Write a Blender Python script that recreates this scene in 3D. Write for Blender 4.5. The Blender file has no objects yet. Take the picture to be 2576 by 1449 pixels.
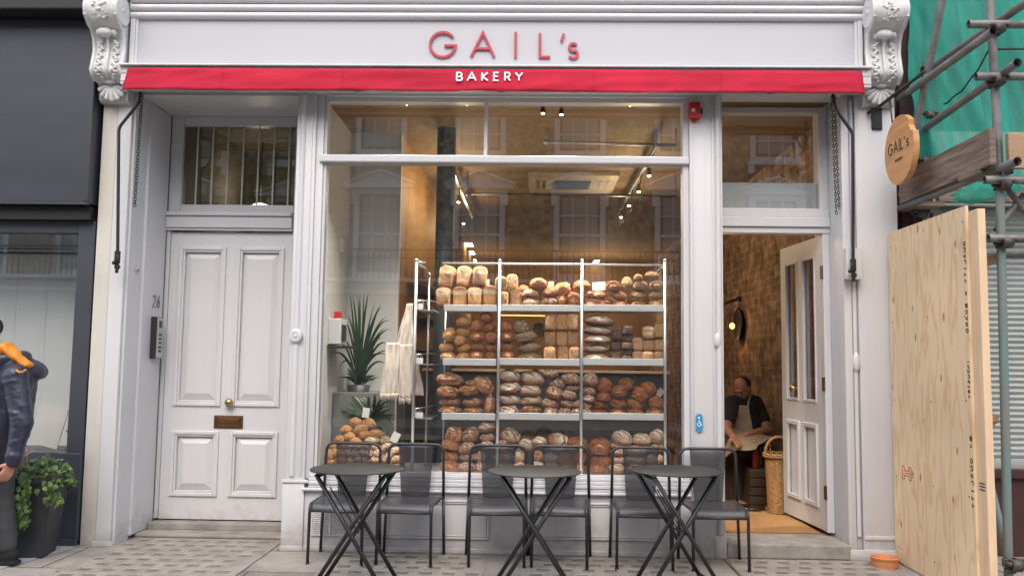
import bpy, bmesh, math, random
from mathutils import Vector, Matrix, noise
rnd = random.Random(7)
sc = bpy.context.scene
col = sc.collection
R = math.radians

# ---------------------------------------------------------------- camera
CAM = Vector((0.0, -6.2, 1.355))
YAW, PITCH, ROLL = R(-1.4275), R(4.947), R(0.7293)
_f = Vector((math.sin(YAW)*math.cos(PITCH), math.cos(YAW)*math.cos(PITCH), math.sin(PITCH)))
_r = Vector((math.cos(YAW), -math.sin(YAW), 0)); _u = _r.cross(_f)
_r2 = math.cos(ROLL)*_r + math.sin(ROLL)*_u
_u2 = -math.sin(ROLL)*_r + math.cos(ROLL)*_u
cam = bpy.data.cameras.new('camera'); camo = bpy.data.objects.new('camera', cam); col.objects.link(camo)
cam.lens = 30.0; cam.sensor_width = 36.0; cam.clip_end = 500; cam.clip_start = 0.05
m3 = Matrix((_r2, _u2, -_f)).transposed()
camo.matrix_world = Matrix.Translation(CAM) @ m3.to_4x4()
sc.camera = camo

def at(px, py, Y):
    """photo pixel (2576 wide view) -> world point on the upright plane at depth Y"""
    d = (px-1288)/2146.7*_r2 - (py-724.5)/2146.7*_u2 + _f
    t = (Y-CAM.y)/d.y
    return CAM + t*d
def mpp(Y): return (6.2+Y)/2146.7            # metres per photo pixel at depth Y

# ---------------------------------------------------------------- world, sun, exposure
SUN_EL, SUN_AZ = R(51), R(184)
world = bpy.data.worlds.new('World'); sc.world = world; world.use_nodes = True
nt = world.node_tree; bg = nt.nodes['Background']
sky = nt.nodes.new('ShaderNodeTexSky'); sky.sky_type = 'NISHITA'; sky.sun_disc = False
sky.sun_elevation = SUN_EL; sky.sun_rotation = SUN_AZ; sky.air_density = 1.0; sky.dust_density = 4.0; sky.ozone_density = 1.0
nt.links.new(sky.outputs[0], bg.inputs[0]); bg.inputs[1].default_value = 0.15
sun = bpy.data.lights.new('sun', 'SUN'); sun.energy = 1.5; sun.angle = R(165); sun.color = (1, 0.985, 0.97)
suno = bpy.data.objects.new('sun', sun); col.objects.link(suno)
sd = Vector((math.sin(SUN_AZ)*math.cos(SUN_EL), math.cos(SUN_AZ)*math.cos(SUN_EL), math.sin(SUN_EL)))
suno.rotation_euler = (-sd).to_track_quat('-Z', 'Y').to_euler()
sc.view_settings.view_transform = 'Standard'; sc.view_settings.look = 'None'
sc.view_settings.gamma = 1; sc.view_settings.exposure = 1.0
sc.cycles.max_bounces = 8; sc.cycles.diffuse_bounces = 4; sc.cycles.glossy_bounces = 4
sc.cycles.transparent_max_bounces = 16; sc.cycles.caustics_reflective = False; sc.cycles.caustics_refractive = False
sc.cycles.sample_clamp_indirect = 4.0

# ---------------------------------------------------------------- materials
MATS = {}
def newmat(name):
    m = bpy.data.materials.new(name); m.use_nodes = True
    return m, m.node_tree, m.node_tree.nodes['Principled BSDF']
def mat(name, c, rough=0.5, var=0.08, vs=4.0, bump=0.0, bs=60.0, metal=0.0, spec=0.5, stretch=None, c2=None, detail=6.0, coat=0.0):
    """colour broken up by noise; bump from a finer noise"""
    m, t, b = newmat(name); N = t.nodes.new; L = t.links.new
    tc = N('ShaderNodeTexCoord'); src = tc.outputs['Object']
    if stretch:
        mp = N('ShaderNodeMapping'); mp.inputs['Scale'].default_value = stretch; L(src, mp.inputs[0]); src = mp.outputs[0]
    nz = N('ShaderNodeTexNoise'); nz.inputs['Scale'].default_value = vs; nz.inputs['Detail'].default_value = detail; nz.inputs['Roughness'].default_value = 0.6
    L(src, nz.inputs['Vector'])
    rp = N('ShaderNodeValToRGB'); rp.color_ramp.elements[0].position = 0.3; rp.color_ramp.elements[1].position = 0.7
    lo = c2 if c2 else tuple(x*(1-var) for x in c); hi = tuple(min(1, x*(1+var*0.6)) for x in c) if not c2 else c
    rp.color_ramp.elements[0].color = (*lo, 1); rp.color_ramp.elements[1].color = (*hi, 1)
    L(nz.outputs[0], rp.inputs[0]); L(rp.outputs[0], b.inputs['Base Color'])
    b.inputs['Roughness'].default_value = rough; b.inputs['Metallic'].default_value = metal
    b.inputs['Specular IOR Level'].default_value = spec; b.inputs['Coat Weight'].default_value = coat
    if bump:
        n2 = N('ShaderNodeTexNoise'); n2.inputs['Scale'].default_value = bs; n2.inputs['Detail'].default_value = 5
        L(src, n2.inputs['Vector'])
        bp = N('ShaderNodeBump'); bp.inputs['Strength'].default_value = bump; bp.inputs['Distance'].default_value = 0.01
        L(n2.outputs[0], bp.inputs['Height']); L(bp.outputs[0], b.inputs['Normal'])
    MATS[name] = m
    return m
def grime(m):
    """splashed dirt near the pavement and faint vertical brush marks on painted joinery"""
    t = m.node_tree; b = t.nodes['Principled BSDF']; N = t.nodes.new; L = t.links.new
    old = b.inputs['Base Color'].links[0].from_socket
    tc = N('ShaderNodeTexCoord'); sp = N('ShaderNodeSeparateXYZ'); L(tc.outputs['Object'], sp.inputs[0])
    nz = N('ShaderNodeTexNoise'); nz.inputs['Scale'].default_value = 9; nz.inputs['Detail'].default_value = 8; nz.inputs['Roughness'].default_value = 0.7; L(tc.outputs['Object'], nz.inputs['Vector'])
    z = N('ShaderNodeMapRange'); z.inputs[1].default_value = 0.30; z.inputs[2].default_value = 0.0; z.inputs[3].default_value = 0.0; z.inputs[4].default_value = 0.36; L(sp.outputs['Z'], z.inputs[0])
    ad = N('ShaderNodeMath'); L(nz.outputs[0], ad.inputs[0]); L(z.outputs[0], ad.inputs[1])
    mk = N('ShaderNodeMapRange'); mk.inputs[1].default_value = 0.66; mk.inputs[2].default_value = 0.98; mk.inputs[4].default_value = 0.55; L(ad.outputs[0], mk.inputs[0])
    mp = N('ShaderNodeMapping'); mp.inputs['Scale'].default_value = (38, 38, 1.3); L(tc.outputs['Object'], mp.inputs[0])
    n2 = N('ShaderNodeTexNoise'); n2.inputs['Scale'].default_value = 1; n2.inputs['Detail'].default_value = 4; L(mp.outputs[0], n2.inputs['Vector'])
    br = N('ShaderNodeMapRange'); br.inputs[1].default_value = 0.3; br.inputs[2].default_value = 0.7; br.inputs[3].default_value = 0.97; br.inputs[4].default_value = 1.01; L(n2.outputs[0], br.inputs[0])
    mu = N('ShaderNodeMix'); mu.data_type = 'RGBA'; mu.blend_type = 'MULTIPLY'; mu.inputs[0].default_value = 1; L(old, mu.inputs[6]); L(br.outputs[0], mu.inputs[7])
    mx = N('ShaderNodeMix'); mx.data_type = 'RGBA'; L(mk.outputs[0], mx.inputs[0]); L(mu.outputs[2], mx.inputs[6]); mx.inputs[7].default_value = (0.30, 0.27, 0.23, 1)
    L(mx.outputs[2], b.inputs['Base Color']); return m
def emit(name, c, s):
    m, t, b = newmat(name); b.inputs['Base Color'].default_value = (*c, 1)
    b.inputs['Emission Color'].default_value = (*c, 1); b.inputs['Emission Strength'].default_value = s
    MATS[name] = m; return m

PAINT = mat('white_paint', (0.585, 0.588, 0.603), 0.38, 0.05, 1.4, 0.05, 25)
PAINT2 = mat('white_door_paint', (0.64, 0.644, 0.66), 0.33, 0.03, 2, 0.03, 18)
grime(PAINT); grime(PAINT2)
CREAM = grime(mat('cream_paint', (0.545, 0.53, 0.475), 0.6, 0.10, 2.2, 0.10, 20))
FASCIA = mat('fascia_paint', (0.405, 0.41, 0.437), 0.35, 0.02, 0.7)
STUCCO = mat('stucco_relief', (0.60, 0.60, 0.59), 0.6, 0.14, 14, 0.25, 70)
RED = mat('red_awning_fabric', (0.42, 0.015, 0.038), 0.8, 0.22, 1.6, 0.05, 200, spec=0.2)
REDL = mat('red_lettering', (0.42, 0.028, 0.058), 0.45, 0.03)
WHITEL = mat('white_lettering', (0.85, 0.85, 0.85), 0.6, 0.02)
BLACKM = mat('black_metal', (0.012, 0.012, 0.014), 0.42, 0.2, 8)
TABLEM = mat('charcoal_table_coating', (0.020, 0.0195, 0.0195), 0.6, 0.12, 6, 0.05, 300)
CHAIRM = mat('charcoal_chair_coating', (0.022, 0.023, 0.028), 0.36, 0.15, 6)
DARKF = mat('dark_grey_fascia', (0.037, 0.041, 0.052), 0.42, 0.20, 1.5, 0.07, 6, stretch=(0.8, 1, 3))
DARKM = mat('dark_grey_frame', (0.045, 0.048, 0.062), 0.45, 0.12, 4)
BLACKW = mat('black_soffit', (0.008, 0.008, 0.009), 0.6, 0.2)
BRASS = mat('brass', (0.62, 0.42, 0.16), 0.22, 0.15, 20, metal=1.0)
BRASSD = mat('tarnished_brass', (0.20, 0.11, 0.05), 0.42, 0.35, 40, metal=0.9)
STEEL = mat('brushed_steel', (0.55, 0.56, 0.58), 0.38, 0.10, 10, metal=0.85)
SHELF = mat('pale_grey_shelf', (0.50, 0.51, 0.52), 0.42, 0.05, 6)
TUBE = mat('galvanised_tube', (0.20, 0.197, 0.193), 0.55, 0.45, 7, 0.15, 90, metal=0.35)
TUBEG = mat('tube_with_green_paint', (0.19, 0.185, 0.18), 0.6, 0.3, 3.2, 0.15, 90, metal=0.2, c2=(0.11, 0.24, 0.22))
COUPL = mat('rusty_coupler', (0.10, 0.085, 0.075), 0.6, 0.5, 30, 0.3, 80, metal=0.5)
BOARD = mat('weathered_scaffold_board', (0.21, 0.16, 0.125), 0.85, 0.65, 5, 0.7, 40, stretch=(1, 0.6, 6))
BOARDN = mat('new_scaffold_board', (0.38, 0.25, 0.155), 0.8, 0.35, 3, 0.3, 40, stretch=(0.6, 1, 6))
PINE = mat('pine_batten', (0.70, 0.51, 0.33), 0.7, 0.16, 4, 0.1, 60, stretch=(3, 3, 0.4))
MAROON = mat('maroon_wall', (0.055, 0.018, 0.016), 0.6, 0.3, 3)
SHUT = mat('grey_roller_shutter', (0.40, 0.44, 0.43), 0.5, 0.06, 3)
TERRA = mat('terracotta', (0.62, 0.25, 0.11), 0.7, 0.12, 10, 0.1, 80)
OAKW = mat('oak_sign_wood', (0.58, 0.30, 0.12), 0.5, 0.25, 3, 0.05, 60, stretch=(1, 1, 9))
SIGNINK = mat('dark_sign_ink', (0.03, 0.018, 0.012), 0.6, 0.1)
CONC = mat('threshold_stone', (0.30, 0.285, 0.265), 0.85, 0.35, 6, 0.35, 50)
FLOORW = mat('coir_and_oak_floor', (0.36, 0.20, 0.085), 0.75, 0.25, 9, 0.2, 120, stretch=(1, 4, 1))
INTW = mat('interior_white_wall', (0.50, 0.50, 0.49), 0.7, 0.06, 1)
ORANGE = mat('ochre_plaster_wall', (0.34, 0.185, 0.05), 0.7, 0.22, 1.1)
CEIL = mat('interior_ceiling', (0.21, 0.145, 0.075), 0.8, 0.2, 0.7)
BACKW = mat('interior_back_wall', (0.24, 0.14, 0.06), 0.8, 0.3, 0.8)
COLM = mat('dark_blue_iron_column', (0.020, 0.023, 0.028), 0.5, 0.2, 5)
GREYLEDGE = mat('grey_display_ledge', (0.16, 0.17, 0.165), 0.6, 0.2, 2)
LEAF = mat('palm_leaf', (0.024, 0.050, 0.022), 0.45, 0.4, 8)
IVY = mat('ivy_leaf', (0.060, 0.125, 0.028), 0.45, 0.6, 14)
IVY2 = mat('pale_ivy_leaf', (0.17, 0.24, 0.06), 0.5, 0.5, 14)
PETAL = mat('faded_pink_petal', (0.62, 0.40, 0.33), 0.6, 0.4, 30)
STEM = mat('brown_stem', (0.10, 0.07, 0.035), 0.7, 0.3, 10)
LINEN = mat('linen_cloth', (0.72, 0.64, 0.55), 0.85, 0.12, 7, 0.3, 120)
CARD = mat('white_price_card', (0.72, 0.71, 0.68), 0.6, 0.02)
REDP = mat('red_plastic', (0.50, 0.016, 0.016), 0.35, 0.08)
BLUEP = mat('blue_plate', (0.04, 0.26, 0.48), 0.4, 0.08)
PANEL = mat('white_plastic', (0.58, 0.60, 0.61), 0.4, 0.03)
DARKP = mat('dark_plastic', (0.03, 0.03, 0.033), 0.35, 0.1)
WICK = mat('wicker', (0.42, 0.24, 0.10), 0.6, 0.45, 40, 0.4, 120)
GREEN_B = mat('dark_bottle_glass', (0.03, 0.02, 0.012), 0.08, 0.2, coat=0.6)
REDB = mat('dark_red_bottle', (0.16, 0.015, 0.012), 0.12, 0.3, coat=0.5)
SKIN = mat('skin', (0.50, 0.24, 0.165), 0.5, 0.14, 12, 0.05, 120)
SKIND = mat('tanned_skin', (0.34, 0.155, 0.095), 0.5, 0.14, 12, 0.05, 120)
NAVY = mat('navy_jacket_nylon', (0.022, 0.026, 0.048), 0.42, 0.25, 6, 0.3, 25)
HOODO = mat('orange_hood_lining', (0.66, 0.235, 0.015), 0.6, 0.12, 10, 0.2, 60)
TROUS = mat('dark_trouser_cloth', (0.045, 0.047, 0.052), 0.8, 0.2, 10, 0.2, 80)
BEAN = mat('dark_knit_cap', (0.016, 0.013, 0.022), 0.9, 0.3, 60, 0.4, 160)
BLACKT = mat('black_cotton', (0.010, 0.010, 0.011), 0.9, 0.2, 10, 0.2, 80)
APRON = mat('tan_apron_canvas', (0.27, 0.205, 0.14), 0.85, 0.14, 8, 0.3, 90)
HAIRM = mat('dark_cropped_hair', (0.025, 0.016, 0.012), 0.8, 0.4, 60)
IRON = mat('grey_planter', (0.030, 0.032, 0.038), 0.5, 0.25, 4)
SOIL = mat('soil', (0.03, 0.022, 0.015), 0.95, 0.4, 30)
ROAD = mat('asphalt', (0.11, 0.108, 0.106), 0.9, 0.3, 10, 0.4, 120)
OPW = mat('opposite_white_stucco', (0.86, 0.86, 0.84), 0.6, 0.08, 0.8)
BLINDM = mat('opposite_blind', (0.50, 0.47, 0.43), 0.7, 0.1, 2)
WBULB = emit('warm_bulb', (1.0, 0.80, 0.50), 16.0)
LEDM = emit('ceiling_led', (1.0, 0.88, 0.68), 9.0)
AMBER = emit('amber_filament', (1.0, 0.34, 0.07), 2.6)
GLOBE = emit('hall_lamp_globe', (1.0, 0.90, 0.72), 2.5)
STRIP = emit('shelf_strip_light', (1.0, 0.36, 0.06), 1.6)

def glass_mat(name, ior=1.5, boost=1.7, tint=(0.97, 0.985, 0.975), rough=0.0):
    m, t, b = newmat(name); t.nodes.remove(b); N = t.nodes.new; L = t.links.new
    lw = N('ShaderNodeLayerWeight'); lw.inputs[0].default_value = 0.5
    pw = N('ShaderNodeMath'); pw.operation = 'POWER'; pw.inputs[1].default_value = 5; L(lw.outputs['Facing'], pw.inputs[0])
    ma = N('ShaderNodeMath'); ma.operation = 'MULTIPLY_ADD'; ma.inputs[1].default_value = 0.90; ma.inputs[2].default_value = 0.043; L(pw.outputs[0], ma.inputs[0])
    mu = N('ShaderNodeMath'); mu.operation = 'MULTIPLY'; mu.inputs[1].default_value = boost; mu.use_clamp = True
    L(ma.outputs[0], mu.inputs[0])
    tr = N('ShaderNodeBsdfTransparent'); tr.inputs[0].default_value = (*tint, 1)
    gl = N('ShaderNodeBsdfGlossy'); gl.inputs['Roughness'].default_value = rough
    mx = N('ShaderNodeMixShader'); L(mu.outputs[0], mx.inputs[0]); L(tr.outputs[0], mx.inputs[1]); L(gl.outputs[0], mx.inputs[2])
    L(mx.outputs[0], t.nodes['Material Output'].inputs[0]); return m
GLASS = glass_mat('window_glass', boost=2.2, tint=(0.992, 0.996, 0.992))
GLASSD = glass_mat('dark_transom_glass', boost=1.8, tint=(0.66, 0.65, 0.58))
def veil(name, c, opaque, rough=0.5, transl=0.0, streak=0.0):
    """a fine mesh or thin net: part of it lets what is behind show"""
    m, t, b = newmat(name); N = t.nodes.new; L = t.links.new
    b.inputs['Base Color'].default_value = (*c, 1); b.inputs['Roughness'].default_value = rough
    front = b.outputs[0]
    if transl:
        tl = N('ShaderNodeBsdfTranslucent'); tl.inputs[0].default_value = (*c, 1)
        m2 = N('ShaderNodeMixShader'); m2.inputs[0].default_value = transl; L(front, m2.inputs[1]); L(tl.outputs[0], m2.inputs[2]); front = m2.outputs[0]
    tr = N('ShaderNodeBsdfTransparent'); mx = N('ShaderNodeMixShader')
    tc = N('ShaderNodeTexCoord'); nz = N('ShaderNodeTexNoise'); nz.inputs['Scale'].default_value = 2.2; nz.inputs['Detail'].default_value = 4
    if streak:
        mp = N('ShaderNodeMapping'); mp.inputs['Rotation'].default_value = (0, R(-22), 0); mp.inputs['Scale'].default_value = (7, 1, 0.55); L(tc.outputs['Object'], mp.inputs[0]); L(mp.outputs[0], nz.inputs['Vector'])
    else: L(tc.outputs['Object'], nz.inputs['Vector'])
    mr = N('ShaderNodeMapRange'); mr.inputs[1].default_value = 0.25; mr.inputs[2].default_value = 0.75; mr.inputs[3].default_value = opaque-0.10-streak; mr.inputs[4].default_value = opaque+0.10+streak; L(nz.outputs[0], mr.inputs[0])
    L(mr.outputs[0], mx.inputs[0]); L(tr.outputs[0], mx.inputs[1]); L(front, mx.inputs[2])
    L(mx.outputs[0], t.nodes['Material Output'].inputs[0]); return m
MESHV = veil('perforated_metal_mesh', (0.040, 0.041, 0.047), 0.57, 0.40)
NET = veil('green_debris_net', (0.004, 0.37, 0.275), 0.68, 0.6, 0.35, 0.20)

def brick_mat(name, c1, c2, mortar, w, h, axis='XZ', rough=0.9, warp=0.0, plaster=None, msize=0.006):
    m, t, b = newmat(name); N = t.nodes.new; L = t.links.new
    tc = N('ShaderNodeTexCoord'); sx = N('ShaderNodeSeparateXYZ'); cx = N('ShaderNodeCombineXYZ')
    vec = tc.outputs['Object']
    if warp:
        wn = N('ShaderNodeTexNoise'); wn.inputs['Scale'].default_value = 5; L(vec, wn.inputs['Vector'])
        sc_ = N('ShaderNodeVectorMath'); sc_.operation = 'SCALE'; sc_.inputs['Scale'].default_value = warp; L(wn.outputs['Color'], sc_.inputs[0])
        ad = N('ShaderNodeVectorMath'); L(vec, ad.inputs[0]); L(sc_.outputs[0], ad.inputs[1]); vec = ad.outputs[0]
    L(vec, sx.inputs[0]); L(sx.outputs['X' if axis[0] == 'X' else 'Y'], cx.inputs[0]); L(sx.outputs['Z'], cx.inputs[1])
    br = N('ShaderNodeTexBrick'); br.inputs['Scale'].default_value = 1; br.inputs['Brick Width'].default_value = w; br.inputs['Row Height'].default_value = h
    br.inputs['Mortar Size'].default_value = msize; br.inputs['Color1'].default_value = (*c1, 1); br.inputs['Color2'].default_value = (*c2, 1); br.inputs['Mortar'].default_value = (*mortar, 1)
    L(cx.outputs[0], br.inputs['Vector'])
    nz = N('ShaderNodeTexNoise'); nz.inputs['Scale'].default_value = 7; nz.inputs['Detail'].default_value = 8; L(tc.outputs['Object'], nz.inputs['Vector'])
    mr = N('ShaderNodeMapRange'); mr.inputs[1].default_value = 0.35; mr.inputs[2].default_value = 0.65; mr.inputs[3].default_value = 0.3; mr.inputs[4].default_value = 1.2; L(nz.outputs[0], mr.inputs[0])
    mul = N('ShaderNodeMix'); mul.data_type = 'RGBA'; mul.blend_type = 'MULTIPLY'; mul.inputs[0].default_value = 1
    L(br.outputs[0], mul.inputs[6]); L(mr.outputs[0], mul.inputs[7]); out = mul.outputs[2]
    if plaster:
        n2 = N('ShaderNodeTexNoise'); n2.inputs['Scale'].default_value = 6; n2.inputs['Detail'].default_value = 12; n2.inputs['Roughness'].default_value = 0.85; L(tc.outputs['Object'], n2.inputs['Vector'])
        r2 = N('ShaderNodeMapRange'); r2.inputs[1].default_value = 0.55; r2.inputs[2].default_value = 0.66; L(n2.outputs[0], r2.inputs[0])
        mm = N('ShaderNodeMix'); mm.data_type = 'RGBA'; L(r2.outputs[0], mm.inputs[0]); L(out, mm.inputs[6]); mm.inputs[7].default_value = (*plaster, 1); out = mm.outputs[2]
    L(out, b.inputs['Base Color']); b.inputs['Roughness'].default_value = rough
    bp = N('ShaderNodeBump'); bp.inputs['Strength'].default_value = 0.8; bp.inputs['Distance'].default_value = 0.02; L(nz.outputs[0], bp.inputs['Height']); L(bp.outputs[0], b.inputs['Normal'])
    return m
BRICKI = brick_mat('old_exposed_brick', (0.31, 0.195, 0.125), (0.19, 0.11, 0.072), (0.29, 0.215, 0.15), 0.24, 0.08, 'YZ', warp=0.05, plaster=(0.32, 0.235, 0.155), msize=0.011)
BRICKO = brick_mat('london_stock_brick', (0.54, 0.43, 0.27), (0.44, 0.34, 0.20), (0.48, 0.43, 0.35), 0.22, 0.075, 'XZ')

def paving_mat():
    m, t, b = newmat('paving_slabs'); N = t.nodes.new; L = t.links.new
    tc = N('ShaderNodeTexCoord'); nz = N('ShaderNodeTexNoise'); nz.inputs['Scale'].default_value = 2.5; nz.inputs['Detail'].default_value = 9; nz.inputs['Roughness'].default_value = 0.7
    L(tc.outputs['Object'], nz.inputs['Vector'])
    rp = N('ShaderNodeValToRGB'); rp.color_ramp.elements[0].position = 0.36; rp.color_ramp.elements[1].position = 0.62
    rp.color_ramp.elements[0].color = (0.215, 0.197, 0.176, 1); rp.color_ramp.elements[1].color = (0.345, 0.317, 0.285, 1)
    L(nz.outputs[0], rp.inputs[0])
    br = N('ShaderNodeTexBrick'); br.offset = 0.5; br.inputs['Scale'].default_value = 1; br.inputs['Brick Width'].default_value = 0.9; br.inputs['Row Height'].default_value = 0.6
    br.inputs['Mortar Size'].default_value = 0.009; br.inputs['Color1'].default_value = (1.05, 1.05, 1.05, 1); br.inputs['Color2'].default_value = (0.80, 0.80, 0.82, 1); br.inputs['Mortar'].default_value = (0.35, 0.33, 0.3, 1)
    L(tc.outputs['Object'], br.inputs['Vector'])
    mul = N('ShaderNodeMix'); mul.data_type = 'RGBA'; mul.blend_type = 'MULTIPLY'; mul.inputs[0].default_value = 1
    L(rp.outputs[0], mul.inputs[6]); L(br.outputs[0], mul.inputs[7])
    sp = N('ShaderNodeTexVoronoi'); sp.inputs['Scale'].default_value = 9; L(tc.outputs['Object'], sp.inputs['Vector'])
    sr = N('ShaderNodeMapRange'); sr.inputs[1].default_value = 0.05; sr.inputs[2].default_value = 0.09; sr.inputs[3].default_value = 1; sr.inputs[4].default_value = 0; L(sp.outputs['Distance'], sr.inputs[0])
    mm = N('ShaderNodeMix'); mm.data_type = 'RGBA'; L(sr.outputs[0], mm.inputs[0]); L(mul.outputs[2], mm.inputs[6]); mm.inputs[7].default_value = (0.42, 0.40, 0.38, 1)
    L(mm.outputs[2], b.inputs['Base Color']); b.inputs['Roughness'].default_value = 0.85
    n2 = N('ShaderNodeTexNoise'); n2.inputs['Scale'].default_value = 60; n2.inputs['Detail'].default_value = 6; L(tc.outputs['Object'], n2.inputs['Vector'])
    bp = N('ShaderNodeBump'); bp.inputs['Strength'].default_value = 0.4; bp.inputs['Distance'].default_value = 0.01; L(n2.outputs[0], bp.inputs['Height']); L(bp.outputs[0], b.inputs['Normal'])
    return m
PAVE = paving_mat()
PAVEL = mat('pale_concrete_flag', (0.40, 0.40, 0.395), 0.85, 0.25, 3, 0.3, 60)
PLIGHT = mat('pavement_light_concrete', (0.285, 0.262, 0.232), 0.85, 0.30, 5, 0.4, 60)
LENS = mat('dirty_glass_lens', (0.155, 0.143, 0.123), 0.5, 0.2, 12, 0.2, 60)

def ply_mat():
    m, t, b = newmat('plywood_sheet'); N = t.nodes.new; L = t.links.new
    tc = N('ShaderNodeTexCoord'); mp = N('ShaderNodeMapping'); mp.inputs['Scale'].default_value = (1, 3.2, 0.55); L(tc.outputs['Object'], mp.inputs[0])
    nz = N('ShaderNodeTexNoise'); nz.inputs['Scale'].default_value = 1.6; nz.inputs['Detail'].default_value = 3; L(mp.outputs[0], nz.inputs['Vector'])
    mu = N('ShaderNodeMath'); mu.operation = 'MULTIPLY'; mu.inputs[1].default_value = 16; L(nz.outputs[0], mu.inputs[0])
    fr = N('ShaderNodeMath'); fr.operation = 'PINGPONG'; fr.inputs[1].default_value = 1; L(mu.outputs[0], fr.inputs[0])
    rp = N('ShaderNodeValToRGB'); e = rp.color_ramp.elements; e[0].position = 0; e[0].color = (0.68, 0.465, 0.255, 1); e[1].position = 0.5; e[1].color = (0.78, 0.60, 0.395, 1)
    L(fr.outputs[0], rp.inputs[0])
    n3 = N('ShaderNodeTexNoise'); n3.inputs['Scale'].default_value = 1.3; n3.inputs['Detail'].default_value = 5; L(tc.outputs['Object'], n3.inputs['Vector'])
    r3 = N('ShaderNodeMapRange'); r3.inputs[1].default_value = 0.3; r3.inputs[2].default_value = 0.7; r3.inputs[3].default_value = 0.88; r3.inputs[4].default_value = 1.08; L(n3.outputs[0], r3.inputs[0])
    mul = N('ShaderNodeMix'); mul.data_type = 'RGBA'; mul.blend_type = 'MULTIPLY'; mul.inputs[0].default_value = 1; L(rp.outputs[0], mul.inputs[6]); L(r3.outputs[0], mul.inputs[7])
    m2 = N('ShaderNodeMapping'); m2.inputs['Scale'].default_value = (0.001, 5.2, 2.4); L(tc.outputs['Object'], m2.inputs[0])
    vo = N('ShaderNodeTexVoronoi'); vo.inputs['Scale'].default_value = 1.7; L(m2.outputs[0], vo.inputs['Vector'])
    rk = N('ShaderNodeMapRange'); rk.inputs[1].default_value = 0.07; rk.inputs[2].default_value = 0.14; rk.inputs[3].default_value = 0.85; rk.inputs[4].default_value = 0; L(vo.outputs['Distance'], rk.inputs[0])
    mm = N('ShaderNodeMix'); mm.data_type = 'RGBA'; L(rk.outputs[0], mm.inputs[0]); L(mul.outputs[2], mm.inputs[6]); mm.inputs[7].default_value = (0.34, 0.15, 0.07, 1)
    L(mm.outputs[2], b.inputs['Base Color']); b.inputs['Roughness'].default_value = 0.7
    return m
PLY = ply_mat()

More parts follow.
